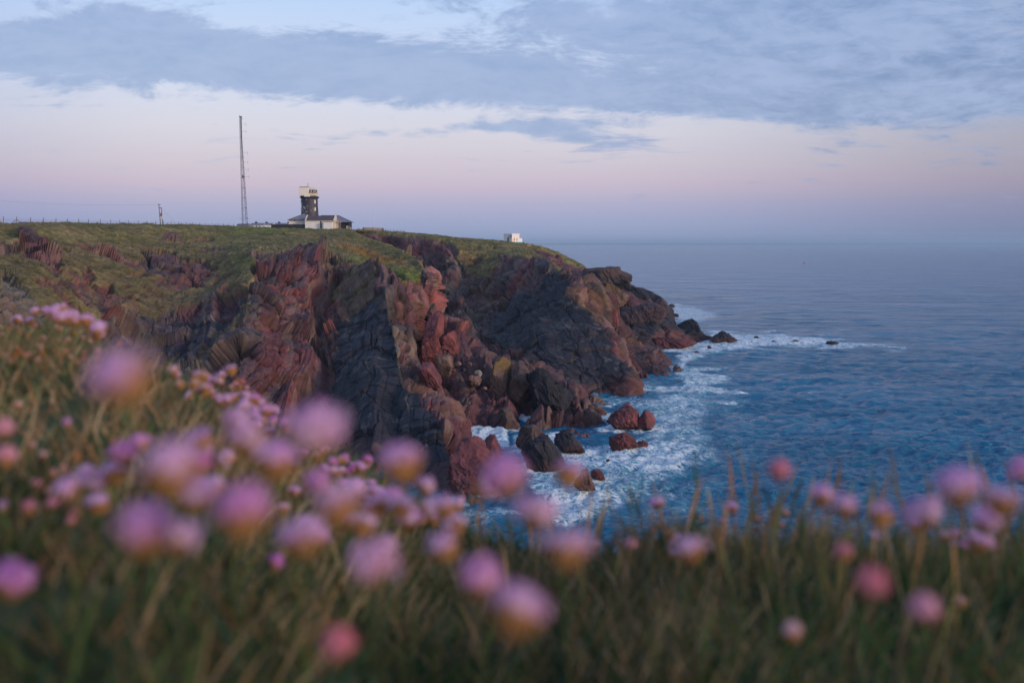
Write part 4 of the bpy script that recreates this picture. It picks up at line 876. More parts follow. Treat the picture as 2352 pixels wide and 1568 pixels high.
MB().hexa([(xx(763), -3.85, h(290)), (xx(980), -3.85, h(290)), (xx(980), 2.2, h(290)), (xx(763), 2.2, h(290))], [(xx(763), -3.9, h(236)), (xx(986), -3.9, h(236)), (xx(986), 2.3, h(236)), (xx(763), 2.3, h(236))]).build('fascia', M_WHITE2, tw)
am = MB(); am.tube([(xx(715), -1, h(205)), (xx(715), -1, h(98))], .10, 6); am.tube([(xx(690), -1, h(205)), (xx(738), -1, h(205))], .16, 6); am.tube([(xx(706), -1, h(100)), (xx(726), -1, h(100))], .14, 5)
am.build('antenna', M_STEEL, tw)

# keepers' house: hipped block in front-left, long hipped block behind, gabled store in front
X = BX; gz = base - .8
def flush(name, label, cat, cx, cy=1440, Y=YL): return empty(name, (X(cx), Y, BZ(cy)), label, cat)
def rel(o): ox, oy, oz = o.location; return lambda cx, cy, dy=0: (X(cx) - ox, YL + dy - oy, BZ(cy) - oz)
kh = flush('keepers_house', 'white hipped-roof cottage with grey slate pyramid roof in front of the black tower', 'house', 470)
p = rel(kh)
def prism(mb, o_, x0, x1, y0, y1, d0, d1):
    a = o_(x0, y1, d0); b = o_(x1, y0, d1); return mb.box(a[0], b[0], a[1], b[1], a[2], b[2])
wl = prism(MB(), p, 205, 736, 1192, 1470, 2.0, 9.5).build('wall', M_WHITE, kh)
prism(MB(), p, 358, 405, 1205, 1228, 1.90, 1.98).build('bracket', M_RUST, kh)
rf = MB(); A = p(178, 1190, 1.2); B = p(768, 1196, 1.2); C_ = p(768, 1196, 10.3); D_ = p(178, 1190, 10.3); T1 = p(650, 990, 5.6); T2 = p(700, 992, 6.2)
rf.pts([A, B, C_, D_, T1, T2], [(0, 1, 5, 4), (1, 2, 5), (2, 3, 4, 5), (3, 0, 4), (3, 2, 1, 0)]); roofo = rf.build('roof', M_SLATE, kh)
MB().tube([A, T1], .12, 5).tube([p(768, 1196, 1.2), T2], .12, 5).build('hip_ridge', M_LEAD, roofo)
prism(MB(), p, 182, 735, 1186, 1197, 1.02, 1.18).build('gutter', M_BLACK, kh)
rb = flush('long_house', 'long slate-roofed house behind the tower ending in a dark verandah on the right', 'house', 1400); p = rel(rb)
prism(MB(), p, 960, 1890, 1246, 1470, 12, 20).build('wall', M_BLACK, rb)
prism(MB(), p, 1812, 1900, 1356, 1470, 11.4, 11.9).build('low_wall', M_CREAM, rb)
prism(MB(), p, 1900, 1952, 1396, 1470, 11.4, 11.9).build('low_wall', M_WHITE, rb)
for cx in (1890, 1918, 1943): prism(MB(), p, cx - 4, cx + 4, 1240, 1440, 11.0, 11.2).build('verandah_post', M_BLACK, rb)
q = MB(); a = p(930, 1246, 10.5); b = p(1975, 1246, 10.5); c = p(1975, 1246, 21); d = p(930, 1246, 21); e = p(1000, 1035, 15.5); f_ = p(1545, 1038, 15.5)
q.pts([a, b, c, d, e, f_], [(0, 1, 5, 4), (1, 2, 5), (2, 3, 4, 5), (3, 0, 4), (3, 2, 1, 0)]); ro = q.build('roof', M_SLATE, rb)
MB().tube([e, f_, b], .16, 5).build('hip_ridge', M_BLACK, ro)
prism(MB(), p, 858, 876, 980, 1060, 8.5, 8.9).build('flue_pipe', M_ORANGE, rb)
prism(MB(), p, 1440, 1452, 1008, 1040, 15.3, 15.6).build('vent_pipe', M_LEAD, rb)
st = flush('gabled_store', 'white store with dark sheet roof, stone gable copings and a narrow dark doorway', 'store', 1150); p = rel(st)
prism(MB(), p, 742, 1570, 1222, 1475, -2, 3.5).build('wall', M_WHITE, st)
q = MB(); a = p(792, 1216, -2.3); b = p(1562, 1216, -2.3); c = p(1585, 1066, .8); d = p(800, 1066, .8); e = p(792, 1216, 3.9); f_ = p(1562, 1216, 3.9)
q.pts([a, b, c, d, e, f_], [(0, 1, 2, 3), (3, 2, 5, 4), (0, 3, 4), (1, 5, 2), (4, 5, 1, 0)]); q.build('roof', M_ROOF2, st)
def coping(x0, x1, xa, xb, mt, nm):
    q = MB(); a0 = p(x0, 1222, -2.5); a1 = p(x1, 1222, -2.5); t0 = p(xa, 1040, .8); t1 = p(xb, 1046, .8); c0 = p(x0, 1222, 4.1); c1 = p(x1, 1222, 4.1)
    q.pts([a0, a1, t1, t0, c0, c1], [(0, 1, 2, 3), (3, 2, 5, 4), (0, 3, 4), (1, 5, 2), (4, 5, 1, 0)]); q.build(nm, mt, st)
coping(736, 768, 770, 796, M_CREAM, 'gable_coping'); coping(1575, 1618, 1602, 1640, M_CREAM, 'gable_coping')
prism(MB(), p, 748, 1560, 1217.5, 1226, -2.42, -2.2).build('gutter', M_CREAM, st)
prism(MB(), p, 1190, 1232, 1230, 1445, -2.06, -1.9).build('door', M_DARK, st)
prism(MB(), p, 1060, 1066, 1240, 1440, -2.04, -1.98).build('downpipe', M_CREAM, st)
prism(MB(), p, 1310, 1574, 1262, 1478, -4.2, -2.1).build('lean_to_wall', M_WHITE, st)
prism(MB(), p, 1304, 1580, 1250, 1261, -4.4, -2.05).build('lean_to_roof', M_CONC, st)
prism(MB(), p, 1578, 1666, 1230, 1470, -1.6, 3.2).build('side_wall', M_CREAM, st)
sf = flush('timber_staircase', 'scaffold-like wooden stair and landing on the right end of the white store', 'staircase', 1720); p = rel(sf)
q = MB()
for cx in (1672, 1700, 1735, 1762, 1785): prism(q, p, cx - 4, cx + 4, 1190 if cx < 1750 else 1235, 1462, -1.6, -1.4)
q.build('post', M_PALEWOOD, sf)
prism(MB(), p, 1664, 1790, 1246, 1268, -2.2, .4).build('landing', M_PALEWOOD, sf)
prism(MB(), p, 1664, 1745, 1190, 1204, -1.7, -1.5).build('handrail', M_PALEWOOD, sf)
MB().tube([p(1675, 1300, -1.2), p(1775, 1460, -1.2)], .10, 4).tube([p(1675, 1370, -1.2), p(1740, 1462, -1.2)], .08, 4).build('stair_string', M_PALEWOOD, sf)
bw = flush('boundary_wall', 'long low black wall running left from the white cottage', 'wall', 300); p = rel(bw)
ax_ = (627 - 648.9) / .0769
prism(MB(), p, ax_ + 8, 734, 1330, 1475, -1, -.6).build('wall_face', M_BLACK, bw); prism(MB(), p, ax_, 732, 1322, 1329.5, -1.1, -.5).build('coping', M_LEAD, bw)
# far cottages beyond
def cot(name, label, x0, x1, yr, ye, yb, Y, wall, roof, chim=(), gable=None):
    w0 = lambda x, y, dy=0: W(x, y, Y) if dy == 0 else (W(x, y, Y)[0], Y + dy, W(x, y, Y)[2])
    bs = w0((x0 + x1) / 2, yb); o = empty(name, bs, label, 'cottage')
    r = lambda x, y, dy=0: tuple(np.array(w0(x, y, dy)) - np.array(bs))
    a = r(x0 + 1, yb + 4); b = r(x1 - 1, ye); MB().box(a[0], b[0], 0, 6.5, a[2], b[2]).build('wall', wall, o)
    q = MB(); q.pts([r(x0, ye, -.4), r(x1, ye, -.4), r(x1 - 3, yr, 3.3), r(x0 + 3, yr, 3.3), r(x0, ye, 7), r(x1, ye, 7)], [(0, 1, 2, 3), (3, 2, 5, 4), (0, 3, 4), (1, 5, 2), (4, 5, 1, 0)])
    ro_ = q.build('roof', roof, o)
    for cx in chim:
        s_ = r(cx - 2.6, yr + 1.5, 2.8); e_ = r(cx + 2.6, yr - 1.6, 3.8); ch = MB().box(s_[0], e_[0], s_[1], e_[1], s_[2], e_[2]).build('chimney', M_BLACK, ro_)
        MB().box(s_[0] + .15, s_[0] + .45, 3.0, 3.3, e_[2], e_[2] + .5).box(e_[0] - .5, e_[0] - .2, 3.0, 3.3, e_[2], e_[2] + .45).build('chimney_pot', M_BLACK, ch)
    return o, r
cot('shed', 'low grey shed behind the foot of the radio mast', 543, 572, 513.2, 515.5, 521, 505, M_SLATE, M_LEAD)
o_, r = cot('cottage', 'low white cottage with slate roof just right of the radio mast', 572, 607, 511.8, 517.2, 522, 520, M_WHITE, M_SLATE, (585,))
for cx in (579, 588, 596):
    a = r(cx, 521); b = r(cx + 2.2, 518.4); MB().box(a[0], b[0], -.06, .1, a[2], b[2]).build('window', M_GLASS, o_)
o_, r = cot('cottage', 'farthest slate-roofed cottage row with three chimneys above the black wall', 605, 665, 511.9, 516.2, 521, 540, M_WHITE, M_SLATE, (609, 638, 660))
q = MB(); q.pts([r(624, 516.3, -.9), r(633, 516.3, -.9), r(628.5, 512.8, -.9), r(624, 516.3, 2), r(633, 516.3, 2), r(628.5, 512.8, 2)], [(0, 1, 2), (5, 4, 3), (0, 3, 4, 1), (1, 4, 5, 2), (2, 5, 3, 0)]); q.build('porch_gable', M_CREAM, o_)
sb = W(661, 517, 470); t = empty('oil_tank', (sb[0] + .8, 470, sb[2]), 'small orange tank at the left corner of the white cottage', 'tank'); 
MB().box(-.5, 1.0, -.6, .6, -1.4, 1.1).build('tank_body', M_ORANGE, t); MB().box(-.4, .1, -.4, .4, 1.1, 1.5).build('tank_cap', M_LEAD, t)

# lattice radio mast
YM = 440.0; bz = W(563, 524, YM); mt_ = empty('radio_mast', (bz[0], YM, bz[2]), 'tall tapering lattice radio mast with six side aerials left of the lighthouse', 'mast')
H = 48.2
def mx_(f): # half widths & lean at height fraction: left leg vertical-ish, right leg leaning in
    xl = (557.0 + (546.5 + 2.8 - 557.0) * f); return xl
def legs(f):
    y = 524 + (268.5 - 524) * f
    L_ = W(556.5 + (550.0 - 556.5) * f, y, YM)[0]; wd = 2.35 * (1 - f) + .80 * f if f < .78 else .80 + (.95 - .8) * 0
    wd = max(.85, 2.5 - 1.75 * min(1, f / .86))
    return L_ - bz[0], wd
q = MB(); N_ = 44; cor = []
for i in range(N_ + 1):
    f = i / N_; lx, wd = legs(f); z = H * f
    cor.append([(lx, 0, z), (lx + wd, 0, z), (lx + wd * .5, wd * .85, z)])
for k in range(3): q.tube([c[k] for c in cor], .10, 4)
q.build('mast_leg', M_STEEL, mt_)
q = MB()
for i in range(N_):
    for k in range(3):
        a, b = cor[i][k], cor[i + 1][(k + 1) % 3]; a2, b2 = cor[i][(k + 1) % 3], cor[i + 1][k]
        if (i + k) % 2: q.tube([a, b], .045, 3)
        else: q.tube([a2, b2], .045, 3)
        if i % 4 == 0: q.tube([cor[i][k], cor[i][(k + 1) % 3]], .075, 3)
q.tube([(c[0][0] + .35, c[0][1] + .3, c[0][2]) for c in cor], .10, 4)
q.build('lattice', M_STEEL, mt_)
for yy_, in ((297.8,), (314.5,), (361.5,), (382,), (398,), (414.5,)) if False else [(286.5,), (303,), (351.5,), (373,), (389.5,), (406,)]:
    f = (524 - yy_) / (524 - 268.5); lx, wd = legs(f); z = H * f; e = lx + wd + 1.9
    MB().tube([(lx + wd, 0, z), (e, 0, z)], .045, 4).tube([(e, 0, z - .65), (e, 0, z + .65)], .05, 4).build('side_aerial', M_STEEL, mt_)
lx, wd = legs(1.0); MB().box(lx - .15, lx + wd + .1, -.1, .9, H - .1, H + .1).tube([(lx + wd, 0, H - .9), (lx + wd + .5, 0, H - .9)], .14, 5).tube([(lx, 0, H), (lx, 0, H + .5)], .08, 4).build('mast_head', M_STEEL, mt_)
lx, wd = legs(.47); MB().tube([(lx + wd * .6, -.2, H * .455), (lx + wd * .6, -.2, H * .475)], .45, 8).build('drum_aerial', M_STEEL, mt_)
lx, wd = legs(.085); MB().tube([(lx - 1.2, 0, H * .083), (lx, 0, H * .09), (lx + wd, 0, H * .09), (lx + wd + 1.3, 0, H * .083)], .05, 4).build('climbing_guard', M_STEEL, mt_)

# telegraph pole pair with transformer
YP = 424.0; pw = lambda x, y: W(333.0 + x * .04761, 453.6 + y * .04761, YP)
b0 = pw(755, 1310); po = empty('power_pole', b0, 'twin wooden power poles carrying a transformer on the skyline', 'power pole')
r = lambda x, y, d=0: (pw(x, y)[0] - b0[0], d, pw(x, y)[2] - b0[2])
MB().tube([r(755, 1330), r(665, 318)], .19, 7, .14).build('pole', M_WOOD, po)
pr = MB().tube([r(852, 1330), r(790, 478)], .19, 7, .14).build('pole', M_WOOD, po)
for y in (915, 965, 1015): MB().tube([r(829 + (y - 915) * .08, y + 14), r(829 + (y - 915) * .08, y - 10)], .215, 8).build('white_band', M_WHITE, pr)
MB().tube([r(604, 335), r(758, 332)], .09, 5).tube([r(690, 400), r(712, 345)], .05, 4).build('crossarm', M_WOOD, po)
MB().tube([r(685, 508), r(800, 500)], .17, 6).build('crossbeam', M_WOOD, po)
tx = r(712, 880); ty = r(800, 765); MB().box(tx[0], ty[0], -.5, .5, tx[2], ty[2]).build('transformer', M_RUST, po)
MB().tube([r(760, 765, -.2), r(755, 715, -.2)], .07, 5).tube([r(780, 765, .2), r(785, 720, .2)], .07, 5).build('bushing', M_LEAD, po)
MB().tube([r(700, 885), r(835, 888)], .12, 5).build('platform_beam', M_WOOD, po)
MB().tube([r(662, 1090), r(905, 1090)], .05, 4).build('anti_climb_bar', M_WIRE, po)
MB().tube([r(835, 540), r(1068, 795), r(1450, 1195)], .022, 3).tube([r(1060, 786), r(1080, 808)], .09, 5).build('stay_wire', M_WIRE, po)
a = W(-20, 460.3, 330); wr = MB(); ppts = []
s0 = Vector(a); s1 = Vector(pw(600, 340))
for k in range(17): 
    f = k / 16; pnt = s0.lerp(s1, f); pnt.z -= 1.6 * 4 * f * (1 - f) * .5; ppts.append(pnt)
wr.tube(ppts, .02, 3); wr.tube([ppts[-1], pw(665, 335)], .06, 4)
tag(wr.build('power_line', M_WIRE), 'thin overhead power line sagging in from the left to the twin poles', 'power line')

# fences: posts are found on the turf surface itself
def skyY(px): return float(np.interp(px, [-50, 0, 100, 220, 380, 480, 560], [300, 310, 325, 360, 405, 430, 445]))
def fence(name, label, xs, tops, bases, Ys, r, mat, wires, wmat=M_WIRE, braces=()):
    b = W(xs[0], bases[0], Ys[0]); o = empty(name, b, label, 'fence'); b = np.array(b); T = []
    for x, tp, bs_, Y in zip(xs, tops, bases, Ys):
        p0 = np.array(W(x + .35, bs_ + 3, Y)) - b; p1 = np.array(W(x, tp, Y)) - b; T.append((p0, p1))
        MB().tube([tuple(p0), tuple(p1)], r, 5).build('post', mat, o)
    for wv_ in wires: MB().tube([tuple(p0 * (1 - wv_) + p1 * wv_) for p0, p1 in T], .02, 3).build('wire', wmat, o)
    for i, s_ in braces:
        p0, p1 = T[i]; m_ = p0 * .4 + p1 * .6; e_ = p0 + np.array([s_, 0, .1]); MB().tube([tuple(m_), tuple(e_)], r * .9, 5).build('brace', mat, o)
xs = [13, 38, 70.3, 99.6, 128.6, 155, 181, 203, 230.5, 254, 274.9, 295.4, 317.3, 337.3, 357.1, 375.2, 393, 410.6, 427.2, 442.7, 458.9, 472.8, 487, 500.4, 513.1, 525.5, 537]
xs[0] = 7.5
tp = [float(np.interp(x, [0, 38, 155, 230, 300, 375, 410, 460, 540], [496.6, 498, 502, 503.8, 506, 508, 509.5, 511.4, 513.5])) for x in xs]
bs = [float(np.interp(x, [0, 70, 130, 300, 430, 540], [511, 512, 514, 515.5, 518, 521])) for x in xs]
fence('fence', 'tall dark post and wire fence along the skyline left of the mast', xs, tp, bs, [skyY(x) + 4 for x in xs], .10, M_WOOD, (.30, .52, .74), braces=((1, 1.9), (1, -1.9), (17, 1.5)))
xs2 = [1.2, 66.4, 97, 126.2, 153.4, 179.4, 225, 246.5, 268, 288.4, 308.9, 328.8, 348.6, 384.4, 400.3, 418, 435, 450.5, 466, 480, 494, 507, 520]
tp2 = [float(np.interp(x, [0, 66, 155, 230, 350, 400, 520], [502.5, 504.5, 506.5, 507.5, 510, 511, 514.5])) for x in xs2]
bs2 = [float(np.interp(x, [0, 70, 130, 300, 430, 540], [511, 512, 514, 515.5, 518, 521])) for x in xs2]
fence('fence', 'shorter pale-posted fence just behind the tall dark one', xs2, tp2, bs2, [skyY(x) + 9 for x in xs2], .11, M_PALEWOOD, (.55, .85))
# fenced enclosure and whip aerial right of the lighthouse
pc = lambda x, y, Y=466.0: W(803.9 + x * .07324, 482.3 + y * .07324, Y)
b0 = pc(730, 620); pf_ = empty('picket_screen', b0, 'pale wooden picket screen standing on the grass right of the lighthouse', 'screen')
q = MB(); nn = 34
for k in range(nn):
    x = 424 + (1042 - 424) * k / (nn - 1); t0 = pc(x, 546 + (x - 424) * .032); t1 = pc(x, 625 + (x - 424) * .05); 
    q.box(t1[0] - b0[0] - .30, t1[0] - b0[0] + .30, (k % 2) * .05, .12 + (k % 2) * .05, t1[2] - b0[2], t0[2] - b0[2])
q.build('pickets', M_PALEWOOD, pf_)
for x in (432, 735, 1040): 
    t0 = pc(x, 540 + (x - 424) * .032); t1 = pc(x, 640 + (x - 424) * .05); MB().box(t1[0] - b0[0] - .12, t1[0] - b0[0] + .12, -.22, -.04, t1[2] - b0[2], t0[2] - b0[2]).build('post', M_WOOD, pf_)
wa = empty('whip_aerial', pc(748, 625, 463), 'slender white pole aerial standing in front of the picket screen', 'aerial'); b0 = Vector(wa.location)
rr_ = lambda x, y: tuple(Vector(pc(x, y, 463)) - b0)
MB().tube([rr_(748, 640), rr_(742, 225)], .11, 6, .08).build('pole', M_WHITE, wa); MB().tube([rr_(742, 228), rr_(740, 150)], .14, 6).build('aerial_sleeve', M_WHITE, wa)
MB().tube([rr_(740, 150), rr_(740, 70)], .025, 4).build('whip', M_STEEL, wa); MB().tube([rr_(748, 540), rr_(749, 520)], .2, 6).build('clamp', M_LEAD, wa)
xs3 = [860 + 20, 885.5, 891, 897, 904, 913.5, 919.5, 924, 928]
fence('fence', 'low grey railing running right from the picket screen', xs3, [525.3 + (x - 880) * .07 for x in xs3], [530 + (x - 880) * .05 for x in xs3], [466] * 9, .09, M_WOOD, (.55, .98))
xs4 = [806, 813, 820, 827, 833]
fence('fence', 'low thin railing between the house and the picket screen', xs4, [523.5 + (x - 806) * .03 for x in xs4], [527 + (x - 806) * .03 for x in xs4], [466] * 5, .05, M_STEEL, (.95,))
# fog signal station
YF = 458.0; sfg = .04883 / F * YF
fx = lambda x: (1125.4 + x * .04883 - 1176) / F * YF; fz = lambda y: W(0, 522.5 + y * .04883, YF)[2]
fs = empty('fog_signal_building', (fx(1030), YF, fz(700)), 'small flat-roofed white building with teal door above the far grass', 'building')
f0 = Vector(fs.location)
z = lambda y: fz(y) - f0.z
ang = math.radians(42); cl, sl = 3.67 / math.cos(ang), 0
La, Lb = 3.67 / math.cos(ang), 3.45 / math.sin(ang)
# left face runs along (-cos, +sin), right face along (+sin, +cos)
e1_ = Vector((-math.cos(ang), math.sin(ang), 0)); e2_ = Vector((math.sin(ang), math.cos(ang), 0))
def fbox(a0, a1, b0_, b1_, z0, z1, name, mat, par=None):
    c = [e1_ * a + e2_ * b for a, b in ((a0, b0_), (a1, b0_), (a1, b1_), (a0, b1_))]
    q = MB(); q.hexa([(v.x, v.y, z0) for v in c], [(v.x, v.y, z1) for v in c]); return q.build(name, mat, par or fs)
M_W3 = simple_mat('clean_white_render', (.80, .79, .78), .75, .03)
fbox(0, La, 0, Lb, z(760), z(337), 'wall', M_W3); fbox(-.12, La + .12, -.12, Lb + .12, z(336), z(290), 'parapet', M_W3); fbox(-.22, La + .22, -.22, Lb + .22, z(345), z(333), 'cornice', M_W3)
dr = fbox(La * .36, La * .565, -.07, .05, z(705), z(478), 'door', M_TEAL); fbox(La * .34, La * .60, -.16, .02, z(474), z(466), 'door_lintel', M_RUST)
fbox(-.05, La + .05, -.05, -.012, z(705), z(704), 'step', M_CONC)
for b in (.24, .60):
    wnd = fbox(-.09, .05, Lb * b, Lb * (b + .15), z(610), z(472), 'window', M_BOARD); fbox(-.12, -.092, Lb * (b + .02), Lb * (b + .10), z(502), z(482), 'pane', M_DARK, wnd); fbox(-.12, -.092, Lb * (b + .03), Lb * (b + .11), z(598), z(530), 'pane', M_DARK, wnd)
    fbox(-.16, .03, Lb * b - .05, Lb * (b + .15) + .05, z(622), z(612), 'sill', M_RUST)
def tri(par_face, pos, y0, y1, w_):
    z0, z1 = z(y1), z(y0); q = MB()
    if par_face == 1: c = [e1_ * (pos - w_) + e2_ * -.09, e1_ * (pos + w_) + e2_ * -.09, e1_ * pos + e2_ * -.09]; n = e2_ * .05
    else: c = [e2_ * (pos - w_) + e1_ * -.09, e2_ * (pos + w_) + e1_ * -.09, e2_ * pos + e1_ * -.09]; n = e1_ * .05
    zz = [z0, z0, z1]; q.pts([(v.x, v.y, k) for v, k in zip(c, zz)] + [((v + n).x, (v + n).y, k) for v, k in zip(c, zz)], [(0, 1, 2), (5, 4, 3), (0, 3, 4, 1), (1, 4, 5, 2), (2, 5, 3, 0)]); s_ = q.build('warning_sign', M_YEL, fs)
tri(1, La * .16, 538, 612, .28); tri(2, Lb * .115, 545, 622, .26)
fbox(La * .05, La * .32, -.5, -.1, z(482), z(474), 'bracket', M_STEEL)
q = MB()
for a, zt in ((.07, 380), (.30, 380), (.37, 380)): v = e1_ * (La * a) + e2_ * -.3; q.tube([(v.x, v.y, z(474)), (v.x, v.y, z(zt))], .03, 4)
for yy_ in (382, 428): v = e1_ * (La * .07) + e2_ * -.3; u_ = e1_ * (La * .37) + e2_ * -.3; q.tube([(v.x, v.y, z(yy_)), (u_.x, u_.y, z(yy_))], .03, 4)
q.build('railing', M_STEEL, fs)
v = e1_ * .15 + e2_ * -.3; MB().tube([(v.x - .15, v.y - .3, z(405)), (v.x + .15, v.y + .2, z(405))], .3, 8).build('horn', M_DARK, fs)
# annex beyond the right face
fbox(.3, La * .7, Lb + .01, Lb + 2.35, z(760), z(497), 'annex_wall', M_W3); fbox(.2, La * .72, Lb + .26, Lb + 2.5, z(496), z(487), 'annex_roof', M_LEAD)
fbox(-.04, -.015, 0, Lb - .01, z(760), z(684), 'plinth', M_TEAL); fbox(.26, .285, Lb + .01, Lb + 2.35, z(760), z(684), 'plinth', M_TEAL); fbox(0, La * .3, -.04, -.012, z(760), z(692), 'plinth', M_TEAL)
xf = [1128.3, 1132, 1138.6, 1140, 1148, 1156, 1163.4]
fence('fence', 'thin post and wire fence leading to the small white building', xf, [549.2 + (x - 1128) * .10 for x in xf], [553 + (x - 1128) * .10 for x in xf], [457] * 7, .06, M_WOOD, (.5, .9))
xf = [1171.5, 1179, 1186.5, 1193.5]
fence('fence', 'low teal-green posts in front of the small white building', xf, [554.2 + (x - 1171) * .06 for x in xf], [557.5 + (x - 1171) * .05 for x in xf], [450] * 4, .05, M_TEAL, (.8,))
xf = [1202.5, 1204, 1211]
fence('fence', 'three thin stakes just right of the small white building', xf, [555.8, 555.8, 557], [559, 559.3, 560], [455] * 3, .06, M_WOOD, ())
bb = W(1216, 562.5, 452); blk = MB(); blk.box(-.9, .9, -.4, .4, -.6, .42); blk.box(-.95, .95, -.45, .45, .421, .52)
o_ = blk.build('concrete_block', M_CONC); o_.location = bb; tag(o_, 'low concrete block on the grass right of the small white building', 'block')
# red buoy
YB = seaY(604.3); bu = W(1846.5, 604.3, YB); o_ = empty('buoy', (bu[0], bu[1], 0), 'lone red channel buoy on the open sea', 'buoy')
MB().lathe([(1.55, -.4), (1.7, 0), (1.65, .25), (.9, .35)], n=20).build('float', simple_mat('dark_float', (.05, .03, .06), .6), o_)
MB().lathe([(1.3, .3), (1.15, .9), (.75, 1.5), (.62, 3.2), (.5, 3.7), (.2, 3.8)], n=20).build('tower_body', simple_mat('red_buoy_paint', (.62, .05, .05), .5, .1), o_)
# ------------------------------------------------------------------ near clifftop: turf, grass, thrift
CR = np.array([(-900, 700, 3.3), (-300, 735, 3.2), (0, 768, 3.0), (120, 762, 3.1), (230, 790, 3.0), (330, 835, 2.9), (400, 885, 2.8), (520, 925, 2.9), (620, 970, 3.0), (700, 1010, 3.1), (800, 1070, 3.2), (880, 1115, 3.2),
               (1000, 1190, 3.0), (1080, 1225, 2.7), (1200, 1265, 2.4), (1400, 1275, 2.2), (1600, 1250, 2.1), (1900, 1240, 2.0), (2352, 1245, 1.9), (3000, 1250, 1.9)])
TAN = np.array([ray(p, 800)[0] for p in CR[:, 0]]); CZ = np.array([ray(p, q)[1] * d for p, q, d in CR]); CD = CR[:, 2]
def ground_z(x, y):             # height of the near turf (world z) for points in front of the camera
    x = np.asarray(x, float); y = np.asarray(y, float)
    u = x / np.maximum(y, .25); u = np.clip(u, -1.2, 1.2)
    cz = np.interp(u, TAN, CZ); cd = np.interp(u, TAN, CD)
    t = np.clip(y / cd, 0, 1); z0 = -.50
    z = z0 + (cz - z0) * (t ** .9) + .04 * np.sin(np.pi * t)
    ov = np.maximum(y - cd, 0); z = z - ov * 1.3 - np.minimum(ov, 1) ** 2 * .6
    q = np.stack([x.ravel(), y.ravel(), 0 * x.ravel()], -1).astype(np.float32)
    n = (fbm(q, 2.2, 4, 3) - .5).reshape(z.shape) * .10 + (fbm(q, 9, 3, 4) - .5).reshape(z.shape) * .03
    return HC + z + n * np.clip(y * 1.2, .2, 1)
ys = np.concatenate([np.linspace(-3.0, .2, 14), np.linspace(.25, 4.2, 240), 4.2 + np.cumsum(np.linspace(.05, 1.6, 34))])
us = np.concatenate([np.linspace(-7, -1.15, 60)[:-1], np.linspace(-1.15, 1.15, 420), np.linspace(1.15, 7, 60)[1:]])
Yg = np.repeat(ys[:, None], len(us), 1); Xg = us[None, :] * np.maximum(Yg, 1.2 + 0 * Yg) if False else us[None, :] * (np.abs(Yg) + .8)
Zg = ground_z(Xg, np.maximum(Yg, .05)); Zg = np.maximum(Zg, -2)
Pg = np.stack([Xg, Yg, Zg], -1); qf = Pg.reshape(-1, 3).astype(np.float32)
g1 = fbm(qf, 3.0, 5, 1)[:, None]; g2 = fbm(qf, 1.1, 3, 2)[:, None]
cg = np.array([.050, .062, .026]) * (1 - sstep(g1, .45, .6)) + np.array([.12, .085, .045]) * sstep(g1, .45, .6); cg = cg * (.6 + g2)
me = grid_mesh('near_turf', Pg, cg, {'turf': np.ones(len(qf))}, flip=False)
def veg_mat(name, trans=.25, rough=.7):
    m, t = new_mat(name); at = t.node('ShaderNodeAttribute', attribute_name='Col').outputs['Color']
    b = t.node('ShaderNodeBsdfPrincipled'); t.put(b, 'Base Color', at); b.inputs['Roughness'].default_value = rough; b.inputs['Specular IOR Level'].default_value = .15
    tr = t.node('ShaderNodeBsdfTranslucent'); t.put(tr, 0, at); mx = t.node('ShaderNodeMixShader'); mx.inputs[0].default_value = trans
    t.l.new(b.outputs[0], mx.inputs[1]); t.l.new(tr.outputs[0], mx.inputs[2]); o = t.node('ShaderNodeOutputMaterial'); t.l.new(mx.outputs[0], o.inputs[0]); return m
M_VEG = veg_mat('grass_and_leaf'); M_TURF = veg_mat('near_turf_soil', .0, .95)
tag(link('near_ground', me, M_TURF, None, True), kind='structure')

def blades(n, rs, x, y, L, wd, lean, cols, name, droop=.5):
    """curved tapering strips rooted on the turf"""
    z = ground_z(x, y) - .01; a = rs.uniform(0, 2 * np.pi, n); seg = 4; V_ = []; 
    ln = lean * rs.uniform(.3, 1.3, n); side = np.stack([-np.sin(a + 1.3), np.cos(a + 1.3), 0 * a], -1)
    for k in range(seg + 1):
        t = k / seg; ang = ln * (1 + droop * t * 1.6); r = L * t
        c = np.stack([x + np.cos(a) * r * np.sin(ang) * .9, y + np.sin(a) * r * np.sin(ang) * .9, z + r * np.cos(ang * .9)], -1)
        w_ = (wd * (1 - t ** 1.6) + 2e-4)[:, None]; V_.append(c - side * w_); V_.append(c + side * w_)
    V_ = np.stack(V_, 1); m = 2 * (seg + 1); idx = np.arange(n)[:, None] * m
    fs = np.concatenate([idx + np.array([[2 * k, 2 * k + 1, 2 * k + 3, 2 * k + 2]]) for k in range(seg)], 0)
    c = np.repeat(cols[:, None, :], m, 1).reshape(-1, 3)
    return V_.reshape(-1, 3), fs, c
def scatter(n, rs, u0=-.72, u1=.72, t0=.10, t1=1.08, pw_=.7):
    u = rs.uniform(u0, u1, n); cd = np.interp(u, TAN, CD); t = t0 + (t1 - t0) * rs.uniform(0, 1, n) ** pw_
    y = cd * t; x = u * y
    k = fbm(np.stack([x, y, 0 * x], -1).astype(np.float32), 2.6, 3, 501) + rs.uniform(-.10, .10, n) > .455     # grass grows in clumps
    x = np.where(k, x, x + .13); return x, y, x / y, t
rs = np.random.RandomState(21)
G = [np.array(c) for c in [(.060, .125, .036), (.095, .170, .050), (.050, .105, .060), (.040, .115, .080), (.150, .150, .060), (.36, .26, .15), (.32, .18, .085), (.46, .36, .22)]]
def pick(n, w_, rs, pos=None):
    i = rs.choice(len(G), n, p=np.array(w_) / sum(w_)); c = np.array(G)[i] * rs.uniform(.6, 1.35, (n, 1)); return c
parts = []
n = 36000; x, y, u, t = scatter(n, rs)
